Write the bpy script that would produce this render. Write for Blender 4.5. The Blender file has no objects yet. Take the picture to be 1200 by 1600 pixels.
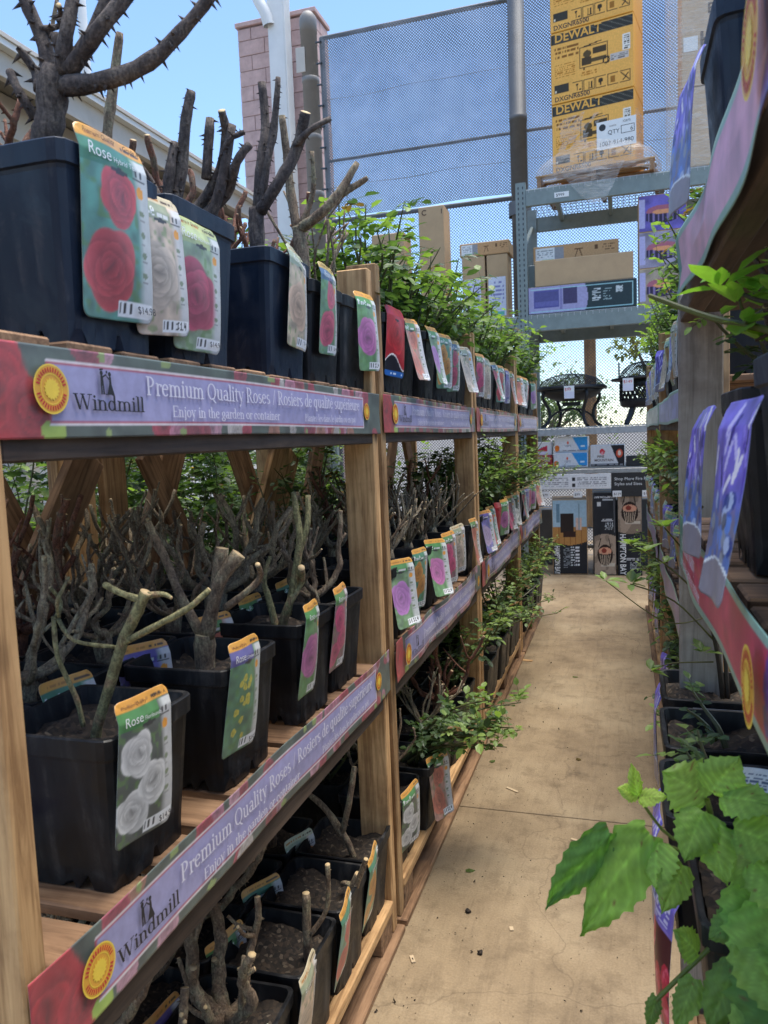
import bpy, bmesh, math, random
import numpy as np
from mathutils import Vector, Matrix, Euler

# ------------------------------------------------------------------ camera, sky, sun, exposure
SC = bpy.context.scene
COL = SC.collection
R = math.radians
cam_d = bpy.data.cameras.new('camera')
cam = bpy.data.objects.new('camera', cam_d)
COL.objects.link(cam)
cam.location = (0, 0, 1.46)
cam.rotation_euler = (R(84.617), R(2.2805), R(17.189))
cam_d.sensor_fit = 'VERTICAL'
cam_d.sensor_height = 36.0
cam_d.lens = 27.0
cam_d.clip_start = 0.02
cam_d.clip_end = 2000
cam_d.dof.use_dof = True
cam_d.dof.focus_distance = 2.3
cam_d.dof.aperture_fstop = 11.0
SC.camera = cam

SUN_EL, SUN_AZ = R(79), R(50)      # azimuth from +Y towards +X
world = bpy.data.worlds.new('World')
SC.world = world
world.use_nodes = True
wn = world.node_tree
for n in list(wn.nodes):
    wn.nodes.remove(n)
sky = wn.nodes.new('ShaderNodeTexSky')
sky.sky_type = 'NISHITA'
sky.sun_disc = False
sky.sun_elevation = SUN_EL
sky.sun_rotation = SUN_AZ
sky.air_density = 1.0
sky.dust_density = 0.15
sky.ozone_density = 4.5
bg = wn.nodes.new('ShaderNodeBackground')
bg.inputs['Strength'].default_value = 0.118
out = wn.nodes.new('ShaderNodeOutputWorld')
wn.links.new(sky.outputs[0], bg.inputs[0])
wn.links.new(bg.outputs[0], out.inputs[0])

sun_d = bpy.data.lights.new('sun', 'SUN')
sun = bpy.data.objects.new('sun', sun_d)
COL.objects.link(sun)
sun_d.energy = 2.7
sun_d.angle = R(40)
sun_d.color = (1.0, 0.93, 0.82)
sdir = Vector((math.sin(SUN_AZ) * math.cos(SUN_EL), math.cos(SUN_AZ) * math.cos(SUN_EL), math.sin(SUN_EL)))
sun.rotation_euler = sdir.to_track_quat('Z', 'Y').to_euler()

vs = SC.view_settings
vs.view_transform = 'Standard'
vs.look = 'None'
vs.exposure = 1.4
vs.gamma = 1.0
vs.use_curve_mapping = False
SC.cycles.max_bounces = 8
SC.cycles.transparent_max_bounces = 16

# ------------------------------------------------------------------ materials
def lin(c):
    if isinstance(c, str):
        c = [int(c[i:i + 2], 16) for i in (0, 2, 4)]
    return np.array([((v / 255) / 12.92 if v / 255 <= 0.04045 else ((v / 255 + 0.055) / 1.055) ** 2.4) for v in c])

MATS = {}
def newmat(name):
    m = bpy.data.materials.new(name)
    m.use_nodes = True
    nt = m.node_tree
    b = nt.nodes['Principled BSDF']
    MATS[name] = m
    return m, nt, b

def N(nt, typ, **kw):
    n = nt.nodes.new(typ)
    for k, v in kw.items():
        if hasattr(n, k) and k not in n.inputs:
            setattr(n, k, v)
        else:
            n.inputs[k].default_value = v
    return n

def ramp(nt, fac, stops):
    r = nt.nodes.new('ShaderNodeValToRGB')
    e = r.color_ramp.elements
    while len(e) < len(stops):
        e.new(0.5)
    for i, (p, c) in enumerate(stops):
        e[i].position = p
        e[i].color = (*c[:3], 1)
    nt.links.new(fac, r.inputs[0])
    return r.outputs[0]

def flat(name, col, rough=0.5, metal=0.0, var=0.12, scale=30.0, bump=0.0, spec=0.5):
    """base colour broken up by a little noise, optional fine bump"""
    m, nt, b = newmat(name)
    tc = N(nt, 'ShaderNodeTexCoord')
    oi = N(nt, 'ShaderNodeObjectInfo')
    add = N(nt, 'ShaderNodeVectorMath', operation='ADD')
    nt.links.new(tc.outputs['Object'], add.inputs[0])
    nt.links.new(oi.outputs['Random'], add.inputs[1])
    ns = N(nt, 'ShaderNodeTexNoise', Scale=scale, Detail=5.0, Roughness=0.65)
    nt.links.new(add.outputs[0], ns.inputs['Vector'])
    c = np.array(col[:3])
    o = ramp(nt, ns.outputs['Fac'], [(0.3, c * (1 - var)), (0.7, np.minimum(c * (1 + var), 0.95))])
    nt.links.new(o, b.inputs['Base Color'])
    b.inputs['Roughness'].default_value = rough
    b.inputs['Metallic'].default_value = metal
    b.inputs['Specular IOR Level'].default_value = spec
    if bump:
        bp = N(nt, 'ShaderNodeBump', Strength=bump, Distance=0.004)
        nt.links.new(ns.outputs['Fac'], bp.inputs['Height'])
        nt.links.new(bp.outputs[0], b.inputs['Normal'])
    return m

def wood(name, axis, c0, c1, knots=True):
    m, nt, b = newmat(name)
    tc = N(nt, 'ShaderNodeTexCoord')
    oi = N(nt, 'ShaderNodeObjectInfo')
    mul = N(nt, 'ShaderNodeMath', operation='MULTIPLY')
    mul.inputs[1].default_value = 37.0
    nt.links.new(oi.outputs['Random'], mul.inputs[0])
    add = N(nt, 'ShaderNodeVectorMath', operation='ADD')
    nt.links.new(tc.outputs['Object'], add.inputs[0])
    nt.links.new(mul.outputs[0], add.inputs[1])
    mp = N(nt, 'ShaderNodeMapping')
    sc = [1.0, 1.0, 1.0]
    sc[axis] = 0.06
    mp.inputs['Scale'].default_value = sc
    nt.links.new(add.outputs[0], mp.inputs[0])
    n1 = N(nt, 'ShaderNodeTexNoise', Scale=75.0, Detail=6.0, Roughness=0.6, Distortion=0.6)
    nt.links.new(mp.outputs[0], n1.inputs['Vector'])
    n2 = N(nt, 'ShaderNodeTexNoise', Scale=4.5, Detail=6.0, Roughness=0.65)
    nt.links.new(add.outputs[0], n2.inputs['Vector'])
    c0 = np.array(c0); c1 = np.array(c1)
    o1 = ramp(nt, n1.outputs['Fac'], [(0.36, c0 * .8), (0.5, (c0 + c1) / 2), (0.64, c1)])
    hs = N(nt, 'ShaderNodeHueSaturation')
    mr = N(nt, 'ShaderNodeMapRange')
    mr.inputs[3].default_value = 0.72
    mr.inputs[4].default_value = 1.2
    nt.links.new(oi.outputs['Random'], mr.inputs[0])
    nt.links.new(mr.outputs[0], hs.inputs['Value'])
    nt.links.new(o1, hs.inputs['Color'])
    mx = N(nt, 'ShaderNodeMixRGB', blend_type='MULTIPLY')
    nt.links.new(hs.outputs[0], mx.inputs[1])
    o2 = ramp(nt, n2.outputs['Fac'], [(0.35, (0.5, 0.46, 0.44)), (0.52, (0.92, 0.92, 0.92)), (0.65, (1.05, 1.05, 1.05))])
    nt.links.new(o2, mx.inputs[2])
    mx.inputs[0].default_value = 0.8
    last = mx.outputs[0]
    if knots:
        mk = N(nt, 'ShaderNodeMapping')
        sk = [1.0, 1.0, 1.0]
        sk[axis] = 0.45
        mk.inputs['Scale'].default_value = sk
        nt.links.new(add.outputs[0], mk.inputs[0])
        vo = N(nt, 'ShaderNodeTexVoronoi', Scale=9.0)
        nt.links.new(mk.outputs[0], vo.inputs['Vector'])
        ok = ramp(nt, vo.outputs['Distance'], [(0.07, (1, 1, 1)), (0.16, (0, 0, 0))])
        mx2 = N(nt, 'ShaderNodeMixRGB')
        nt.links.new(ok, mx2.inputs[0])
        nt.links.new(last, mx2.inputs[1])
        mx2.inputs[2].default_value = (*(c0 * 0.35), 1)
        last = mx2.outputs[0]
    nt.links.new(last, b.inputs['Base Color'])
    b.inputs['Roughness'].default_value = 0.72
    bp = N(nt, 'ShaderNodeBump', Strength=0.25, Distance=0.002)
    nt.links.new(n1.outputs['Fac'], bp.inputs['Height'])
    nt.links.new(bp.outputs[0], b.inputs['Normal'])
    return m

for ax, nm in enumerate('xyz'):
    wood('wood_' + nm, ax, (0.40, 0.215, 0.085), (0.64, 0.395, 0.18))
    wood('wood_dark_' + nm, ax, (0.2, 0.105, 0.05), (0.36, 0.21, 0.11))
wood('wood_shaded_y', 1, (0.07, 0.048, 0.034), (0.12, 0.082, 0.056), knots=False)  # timber with the deep shade under the shelves put into its colour
wood('wood_shaded_x', 0, (0.07, 0.048, 0.034), (0.12, 0.082, 0.056), knots=False)  # same shade-darkened timber, grain along X
wood('wood_grey_z', 2, (0.42, 0.36, 0.29), (0.56, 0.49, 0.41), knots=False)

def dusty(name, col, rough):
    """black moulded plastic with dust, water marks and rubbed edges"""
    m, nt, b = newmat(name)
    tc = N(nt, 'ShaderNodeTexCoord'); oi = N(nt, 'ShaderNodeObjectInfo')
    mul = N(nt, 'ShaderNodeMath', operation='MULTIPLY'); mul.inputs[1].default_value = 19.0
    nt.links.new(oi.outputs['Random'], mul.inputs[0])
    add = N(nt, 'ShaderNodeVectorMath', operation='ADD')
    nt.links.new(tc.outputs['Object'], add.inputs[0]); nt.links.new(mul.outputs[0], add.inputs[1])
    n1 = N(nt, 'ShaderNodeTexNoise', Scale=11.0, Detail=7.0, Roughness=0.72, Distortion=0.7)
    mp = N(nt, 'ShaderNodeMapping'); mp.inputs['Scale'].default_value = (1, 1, 0.12)
    nt.links.new(add.outputs[0], mp.inputs[0]); nt.links.new(add.outputs[0], n1.inputs['Vector'])
    n2 = N(nt, 'ShaderNodeTexNoise', Scale=42.0, Detail=4.0)
    nt.links.new(mp.outputs[0], n2.inputs['Vector'])
    mm = N(nt, 'ShaderNodeMath', operation='MULTIPLY')
    nt.links.new(n1.outputs['Fac'], mm.inputs[0]); nt.links.new(n2.outputs['Fac'], mm.inputs[1])
    c = np.array(col)
    o = ramp(nt, mm.outputs[0], [(0.2, c), (0.3, c + 0.008), (0.42, c + np.array((0.05, 0.045, 0.04)))])
    nt.links.new(o, b.inputs['Base Color'])
    r_ = ramp(nt, n1.outputs['Fac'], [(0.35, (rough - .1,) * 3), (0.65, (rough + .25,) * 3)])
    nt.links.new(r_, b.inputs['Roughness'])
    b.inputs['Specular IOR Level'].default_value = 0.35
    bp = N(nt, 'ShaderNodeBump', Strength=0.12, Distance=0.003)
    nt.links.new(n2.outputs['Fac'], bp.inputs['Height']); nt.links.new(bp.outputs[0], b.inputs['Normal'])
dusty('pot_plastic', (0.0065, 0.0068, 0.008), 0.42)
dusty('pot_blue', (0.007, 0.015, 0.032), 0.4)
m, nt, b = newmat('soil')
tc = N(nt, 'ShaderNodeTexCoord'); oi = N(nt, 'ShaderNodeObjectInfo')
add = N(nt, 'ShaderNodeVectorMath', operation='ADD')
nt.links.new(tc.outputs['Object'], add.inputs[0]); nt.links.new(oi.outputs['Random'], add.inputs[1])
vo = N(nt, 'ShaderNodeTexVoronoi', Scale=130.0); nt.links.new(add.outputs[0], vo.inputs['Vector'])
sp = N(nt, 'ShaderNodeSeparateColor'); nt.links.new(vo.outputs['Color'], sp.inputs[0])
o = ramp(nt, sp.outputs[0], [(0.0, (0.010, 0.008, 0.006)), (0.6, (0.028, 0.02, 0.014)), (0.9, (0.05, 0.034, 0.022)), (0.98, (0.11, 0.085, 0.06))])
nt.links.new(o, b.inputs['Base Color']); b.inputs['Roughness'].default_value = 0.95
bp = N(nt, 'ShaderNodeBump', Strength=1.0, Distance=0.006); nt.links.new(sp.outputs[1], bp.inputs['Height']); nt.links.new(bp.outputs[0], b.inputs['Normal'])
flat('cut_end', (0.52, 0.38, 0.2), rough=0.8)
flat('steel_green', (0.2, 0.245, 0.235), rough=0.5, var=0.12, scale=12)
flat('steel_dark', (0.05, 0.055, 0.06), rough=0.5)
flat('galvanised', (0.42, 0.43, 0.43), rough=0.4, metal=0.5, var=0.2)
flat('black_iron', (0.012, 0.012, 0.013), rough=0.5, var=0.3)
flat('cardboard', (0.5, 0.34, 0.19), rough=0.85, var=0.08, scale=6)
flat('cardboard_pale', (0.56, 0.42, 0.28), rough=0.85, var=0.08, scale=6)
flat('white_print', (0.78, 0.78, 0.76), rough=0.55, var=0.03)
flat('black_print', (0.02, 0.02, 0.022), rough=0.5, var=0.2)
flat('brown_print', (0.1, 0.06, 0.035), rough=0.7, var=0.2)
flat('orange_print', (0.8, 0.4, 0.06), rough=0.6, var=0.04)
flat('red_print', (0.55, 0.03, 0.04), rough=0.5, var=0.1)
flat('lilac_print', (0.70, 0.68, 0.76), rough=0.45, var=0.05)
flat('gold_print', (0.75, 0.38, 0.05), rough=0.45, var=0.1)
flat('yellow_print', (0.85, 0.6, 0.07), rough=0.45, var=0.1)
flat('block_pink', (0.54, 0.37, 0.335), rough=0.9, var=0.16, scale=9, bump=0.5)
flat('mortar', (0.3, 0.22, 0.2), rough=0.95, var=0.15)
flat('white_paint', (0.72, 0.71, 0.68), rough=0.5, var=0.06, scale=4)
flat('beige_paint', (0.52, 0.47, 0.41), rough=0.6, var=0.08, scale=4)
flat('taupe_paint', (0.22, 0.205, 0.19), rough=0.55, var=0.1, scale=5)
flat('pipe_grey', (0.12, 0.125, 0.13), rough=0.5, var=0.15, scale=8)
flat('rust_fleck', (0.02, 0.013, 0.008), rough=0.95, var=0.5)
flat('chip', (0.5, 0.38, 0.24), rough=0.9)
flat('yellow_petal', (0.8, 0.55, 0.03), rough=0.6)

def bark(name, c0, c1, c2):
    m, nt, b = newmat(name)
    tc = N(nt, 'ShaderNodeTexCoord')
    oi = N(nt, 'ShaderNodeObjectInfo')
    add = N(nt, 'ShaderNodeVectorMath', operation='ADD')
    nt.links.new(tc.outputs['Object'], add.inputs[0])
    nt.links.new(oi.outputs['Random'], add.inputs[1])
    n1 = N(nt, 'ShaderNodeTexNoise', Scale=26.0, Detail=6.0, Roughness=0.7)
    n2 = N(nt, 'ShaderNodeTexNoise', Scale=210.0, Detail=5.0, Roughness=0.75)
    mp = N(nt, 'ShaderNodeMapping'); mp.inputs['Scale'].default_value = (1, 1, 0.22)
    nt.links.new(add.outputs[0], mp.inputs[0])
    n3 = N(nt, 'ShaderNodeTexNoise', Scale=170.0, Detail=3.0, Distortion=0.8)
    nt.links.new(mp.outputs[0], n3.inputs['Vector'])
    for n in (n1, n2): nt.links.new(add.outputs[0], n.inputs['Vector'])
    o1 = ramp(nt, n1.outputs['Fac'], [(0.34, c0), (0.5, c1), (0.64, c2)])
    o2 = ramp(nt, n2.outputs['Fac'], [(0.34, (0.4, 0.4, 0.4)), (0.62, (1.45, 1.42, 1.35))])
    o3 = ramp(nt, n3.outputs['Fac'], [(0.36, (0.55, 0.52, 0.5)), (0.6, (1.2, 1.2, 1.2))])
    last = o1
    for oo in (o2, o3):
        mx = N(nt, 'ShaderNodeMixRGB', blend_type='MULTIPLY')
        mx.inputs[0].default_value = 0.85
        nt.links.new(last, mx.inputs[1]); nt.links.new(oo, mx.inputs[2])
        last = mx.outputs[0]
    nt.links.new(last, b.inputs['Base Color'])
    b.inputs['Roughness'].default_value = 0.8
    ad = N(nt, 'ShaderNodeMath', operation='ADD')
    nt.links.new(n2.outputs['Fac'], ad.inputs[0]); nt.links.new(n3.outputs['Fac'], ad.inputs[1])
    bp = N(nt, 'ShaderNodeBump', Strength=0.9, Distance=0.003)
    nt.links.new(ad.outputs[0], bp.inputs['Height'])
    nt.links.new(bp.outputs[0], b.inputs['Normal'])
    return m
bark('bark_pale', (0.2, 0.15, 0.1), (0.31, 0.25, 0.17), (0.38, 0.34, 0.22))
bark('bark_dark', (0.045, 0.034, 0.034), (0.085, 0.065, 0.058), (0.15, 0.12, 0.10))
bark('bark_grey', (0.13, 0.085, 0.055), (0.22, 0.16, 0.105), (0.27, 0.24, 0.15))
bark('bark_green', (0.17, 0.15, 0.07), (0.26, 0.25, 0.12), (0.30, 0.2, 0.11))
bark('bark_red', (0.12, 0.05, 0.03), (0.2, 0.08, 0.045), (0.16, 0.12, 0.08))

def attr_mat(name, rough=0.45, translucent=0.0, spec=0.4, bump=0.0, tint=1.0):
    """colour printed on / grown in the mesh: read from its colour attribute"""
    m, nt, b = newmat(name)
    at = N(nt, 'ShaderNodeAttribute', attribute_name='Col')
    ns = N(nt, 'ShaderNodeTexNoise', Scale=60.0, Detail=4.0)
    tc = N(nt, 'ShaderNodeTexCoord')
    nt.links.new(tc.outputs['Object'], ns.inputs['Vector'])
    o2 = ramp(nt, ns.outputs['Fac'], [(0.3, (0.88 * tint,) * 3), (0.7, (1.06 * tint,) * 3)])
    mx = N(nt, 'ShaderNodeMixRGB', blend_type='MULTIPLY')
    mx.inputs[0].default_value = 1.0
    nt.links.new(at.outputs['Color'], mx.inputs[1])
    nt.links.new(o2, mx.inputs[2])
    nt.links.new(mx.outputs[0], b.inputs['Base Color'])
    b.inputs['Roughness'].default_value = rough
    b.inputs['Specular IOR Level'].default_value = spec
    if translucent:
        tr = N(nt, 'ShaderNodeBsdfTranslucent')
        mt = N(nt, 'ShaderNodeMixRGB', blend_type='MULTIPLY')
        mt.inputs[0].default_value = 1.0
        mt.inputs[2].default_value = (1.3, 1.5, 0.6, 1)
        nt.links.new(mx.outputs[0], mt.inputs[1])
        nt.links.new(mt.outputs[0], tr.inputs['Color'])
        ms = N(nt, 'ShaderNodeMixShader')
        ms.inputs[0].default_value = translucent
        nt.links.new(b.outputs[0], ms.inputs[1])
        nt.links.new(tr.outputs[0], ms.inputs[2])
        nt.links.new(ms.outputs[0], nt.nodes['Material Output'].inputs[0])
    return m
attr_mat('print', rough=0.32)
attr_mat('print_matte', rough=0.6, spec=0.3)
attr_mat('leaf', rough=0.42, translucent=0.42)
attr_mat('leaf_soft', rough=0.5, translucent=0.5, spec=0.3)

# concrete
m, nt, b = newmat('concrete')
tc = N(nt, 'ShaderNodeTexCoord')
n1 = N(nt, 'ShaderNodeTexNoise', Scale=1.6, Detail=6.0, Roughness=0.62)
n2 = N(nt, 'ShaderNodeTexNoise', Scale=9.0, Detail=8.0, Roughness=0.7)
n3 = N(nt, 'ShaderNodeTexNoise', Scale=160.0, Detail=3.0)
for n in (n1, n2, n3):
    nt.links.new(tc.outputs['Object'], n.inputs['Vector'])
o1 = ramp(nt, n1.outputs['Fac'], [(0.3, (0.19, 0.132, 0.072)), (0.5, (0.285, 0.208, 0.12)), (0.7, (0.37, 0.285, 0.175))])
o2 = ramp(nt, n2.outputs['Fac'], [(0.28, (0.6, 0.57, 0.53)), (0.5, (1, 1, 1)), (0.75, (1.06, 1.06, 1.05))])
o3 = ramp(nt, n3.outputs['Fac'], [(0.3, (0.86, 0.85, 0.84)), (0.7, (1.08, 1.08, 1.08))])
mx = N(nt, 'ShaderNodeMixRGB', blend_type='MULTIPLY'); mx.inputs[0].default_value = 1.0
mx2 = N(nt, 'ShaderNodeMixRGB', blend_type='MULTIPLY'); mx2.inputs[0].default_value = 1
nt.links.new(o1, mx.inputs[1]); nt.links.new(o2, mx.inputs[2])
nt.links.new(mx.outputs[0], mx2.inputs[1]); nt.links.new(o3, mx2.inputs[2])
# dark specks and stains with shapes of their own
vo = N(nt, 'ShaderNodeTexVoronoi', Scale=26.0)
nt.links.new(tc.outputs['Object'], vo.inputs['Vector'])
ov = ramp(nt, vo.outputs['Distance'], [(0.05, (0.35, 0.3, 0.26)), (0.11, (1, 1, 1))])
mx3 = N(nt, 'ShaderNodeMixRGB', blend_type='MULTIPLY'); mx3.inputs[0].default_value = 0.55
nt.links.new(mx2.outputs[0], mx3.inputs[1]); nt.links.new(ov, mx3.inputs[2])
# hairline cracks and dragged scuffs
nw = N(nt, 'ShaderNodeTexNoise', Scale=1.5, Detail=6.0)
nt.links.new(tc.outputs['Object'], nw.inputs['Vector'])
av = N(nt, 'ShaderNodeVectorMath', operation='ADD')
nt.links.new(tc.outputs['Object'], av.inputs[0]); nt.links.new(nw.outputs['Color'], av.inputs[1])
vc = N(nt, 'ShaderNodeTexVoronoi', Scale=0.75, feature='DISTANCE_TO_EDGE')
nt.links.new(av.outputs[0], vc.inputs['Vector'])
oc = ramp(nt, vc.outputs['Distance'], [(0.0, (0.45, 0.42, 0.4)), (0.004, (1, 1, 1))])
mx4 = N(nt, 'ShaderNodeMixRGB', blend_type='MULTIPLY'); mx4.inputs[0].default_value = 0.5
nt.links.new(mx3.outputs[0], mx4.inputs[1]); nt.links.new(oc, mx4.inputs[2])
ms_ = N(nt, 'ShaderNodeMapping'); ms_.inputs['Scale'].default_value = (7.0, 0.7, 1.0); ms_.inputs['Rotation'].default_value = (0, 0, 0.12)
nt.links.new(tc.outputs['Object'], ms_.inputs[0])
n5 = N(nt, 'ShaderNodeTexNoise', Scale=3.0, Detail=8.0, Roughness=0.75, Distortion=1.5)
nt.links.new(ms_.outputs[0], n5.inputs['Vector'])
o5 = ramp(nt, n5.outputs['Fac'], [(0.3, (0.72, 0.7, 0.68)), (0.48, (1, 1, 1)), (0.72, (1.12, 1.12, 1.12))])
mx5 = N(nt, 'ShaderNodeMixRGB', blend_type='MULTIPLY'); mx5.inputs[0].default_value = 0.8
nt.links.new(mx4.outputs[0], mx5.inputs[1]); nt.links.new(o5, mx5.inputs[2])
nt.links.new(mx5.outputs[0], b.inputs['Base Color'])
b.inputs['Roughness'].default_value = 0.62
bp = N(nt, 'ShaderNodeBump', Strength=0.3, Distance=0.003)
nt.links.new(n3.outputs['Fac'], bp.inputs['Height'])
nt.links.new(bp.outputs[0], b.inputs['Normal'])

flat('asphalt', (0.16, 0.15, 0.14), rough=0.9, var=0.2, scale=3)

def mesh_sheet(name, pitch, open_w, col, ax2=2):
    """woven sheet: opaque strands, open holes, pattern in the sheet's own object space"""
    m, nt, b = newmat(name)
    tc = N(nt, 'ShaderNodeTexCoord')
    sep = N(nt, 'ShaderNodeSeparateXYZ')
    nt.links.new(tc.outputs['Object'], sep.inputs[0])
    def mth(op, a, bb=None):
        n = N(nt, 'ShaderNodeMath', operation=op)
        for i, v in enumerate((a, bb)):
            if v is None: continue
            if isinstance(v, (int, float)): n.inputs[i].default_value = v
            else: nt.links.new(v, n.inputs[i])
        return n.outputs[0]
    p = mth('ADD', sep.outputs[0], sep.outputs[2])
    q = mth('SUBTRACT', sep.outputs[0], sep.outputs[2])
    def tri(v):
        f = mth('FRACT', mth('DIVIDE', v, pitch))
        return mth('ABSOLUTE', mth('SUBTRACT', f, 0.5))
    hole = mth('MULTIPLY', mth('LESS_THAN', tri(p), open_w / 2), mth('LESS_THAN', tri(q), open_w / 2))
    tr = N(nt, 'ShaderNodeBsdfTransparent')
    ms = N(nt, 'ShaderNodeMixShader')
    nt.links.new(hole, ms.inputs[0])
    nt.links.new(b.outputs[0], ms.inputs[1])
    nt.links.new(tr.outputs[0], ms.inputs[2])
    nt.links.new(ms.outputs[0], nt.nodes['Material Output'].inputs[0])
    ns = N(nt, 'ShaderNodeTexNoise', Scale=1.2, Detail=3.0)
    nt.links.new(tc.outputs['Object'], ns.inputs['Vector'])
    c = np.array(col)
    ns.inputs['Scale'].default_value = 2.2; ns.inputs['Detail'].default_value = 7.0; ns.inputs['Roughness'].default_value = 0.7
    o = ramp(nt, ns.outputs['Fac'], [(0.32, c * 0.6), (0.5, c), (0.68, c * 1.4)])
    nt.links.new(o, b.inputs['Base Color'])
    b.inputs['Roughness'].default_value = 0.7
    return m
mesh_sheet('expanded_mesh', 0.036, 0.78, (0.10, 0.105, 0.12))
mesh_sheet('shade_cloth', 0.034, 0.56, (0.17, 0.18, 0.2))
mesh_sheet('spark_screen', 0.022, 0.7, (0.012, 0.012, 0.013))

# stretch film
m, nt, b = newmat('stretch_film')
b.inputs['Base Color'].default_value = (0.82, 0.78, 0.72, 1)
b.inputs['Roughness'].default_value = 0.22
tr = N(nt, 'ShaderNodeBsdfTransparent')
ms = N(nt, 'ShaderNodeMixShader')
tc = N(nt, 'ShaderNodeTexCoord')
mp = N(nt, 'ShaderNodeMapping'); mp.inputs['Scale'].default_value = (3, 3, 18)
nt.links.new(tc.outputs['Object'], mp.inputs[0])
ns = N(nt, 'ShaderNodeTexNoise', Scale=2.5, Detail=6.0, Distortion=1.2)
nt.links.new(mp.outputs[0], ns.inputs['Vector'])
o = ramp(nt, ns.outputs['Fac'], [(0.35, (0.93, 0.93, 0.93)), (0.7, (0.6, 0.6, 0.6))])
nt.links.new(o, ms.inputs[0])
nt.links.new(b.outputs[0], ms.inputs[1]); nt.links.new(tr.outputs[0], ms.inputs[2])
nt.links.new(ms.outputs[0], nt.nodes['Material Output'].inputs[0])
bp = N(nt, 'ShaderNodeBump', Strength=0.8, Distance=0.01)
nt.links.new(ns.outputs['Fac'], bp.inputs['Height']); nt.links.new(bp.outputs[0], b.inputs['Normal'])

# ------------------------------------------------------------------ object helpers
def me_from(name, verts, faces, mats, midx=None, cols=None, smooth=False):
    me = bpy.data.meshes.new(name)
    me.from_pydata([tuple(v) for v in verts], [], [tuple(f) for f in faces])
    for mm in (mats if isinstance(mats, (list, tuple)) else [mats]):
        me.materials.append(MATS[mm])
    if midx is not None:
        me.polygons.foreach_set('material_index', midx)
    if smooth:
        me.polygons.foreach_set('use_smooth', [True] * len(me.polygons))
    if cols is not None:
        a = me.color_attributes.new('Col', 'FLOAT_COLOR', 'POINT')
        c = np.ones((len(verts), 4), dtype=np.float32)
        c[:, :3] = cols
        a.data.foreach_set('color', c.ravel())
    me.update()
    return me

def obj(name, me, parent=None, loc=(0, 0, 0), rot=(0, 0, 0), scale=None):
    o = bpy.data.objects.new(name, me)
    COL.objects.link(o)
    o.location = loc
    o.rotation_euler = rot
    if scale is not None:
        o.scale = scale if hasattr(scale, '__len__') else (scale,) * 3
    if parent is not None:
        o.parent = parent
    return o

def tag(o, label, cat, group=None):
    o['label'] = label
    o['category'] = cat
    if group: o['group'] = group
    return o

def thing(name, label, cat, loc=(0, 0, 0), rz=0, group=None):
    o = obj(name, None, None, loc, (0, 0, rz))
    o.empty_display_size = 0.05
    return tag(o, label, cat, group)

def struct(o):
    o['kind'] = 'structure'
    return o

_boxc = {}
def box_me(sx, sy, sz, mat, bev=0.003):
    """bevelled box centred on its origin"""
    key = (round(sx, 4), round(sy, 4), round(sz, 4), mat, bev)
    if key in _boxc: return _boxc[key]
    bm = bmesh.new()
    bmesh.ops.create_cube(bm, size=1.0)
    for v in bm.verts:
        v.co.x *= sx; v.co.y *= sy; v.co.z *= sz
    if bev:
        bmesh.ops.bevel(bm, geom=bm.edges[:], offset=min(bev, min(sx, sy, sz) * 0.3), segments=1, affect='EDGES')
    me = bpy.data.meshes.new('box')
    bm.to_mesh(me); bm.free()
    me.materials.append(MATS[mat])
    _boxc[key] = me
    return me

def board(name, x0, x1, y0, y1, z0, z1, mat, parent=None, bev=0.003):
    px, py, pz = (parent.location if parent is not None else (0, 0, 0))
    return obj(name, box_me(abs(x1 - x0), abs(y1 - y0), abs(z1 - z0), mat, bev), parent,
               ((x0 + x1) / 2 - px, (y0 + y1) / 2 - py, (z0 + z1) / 2 - pz))

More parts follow.
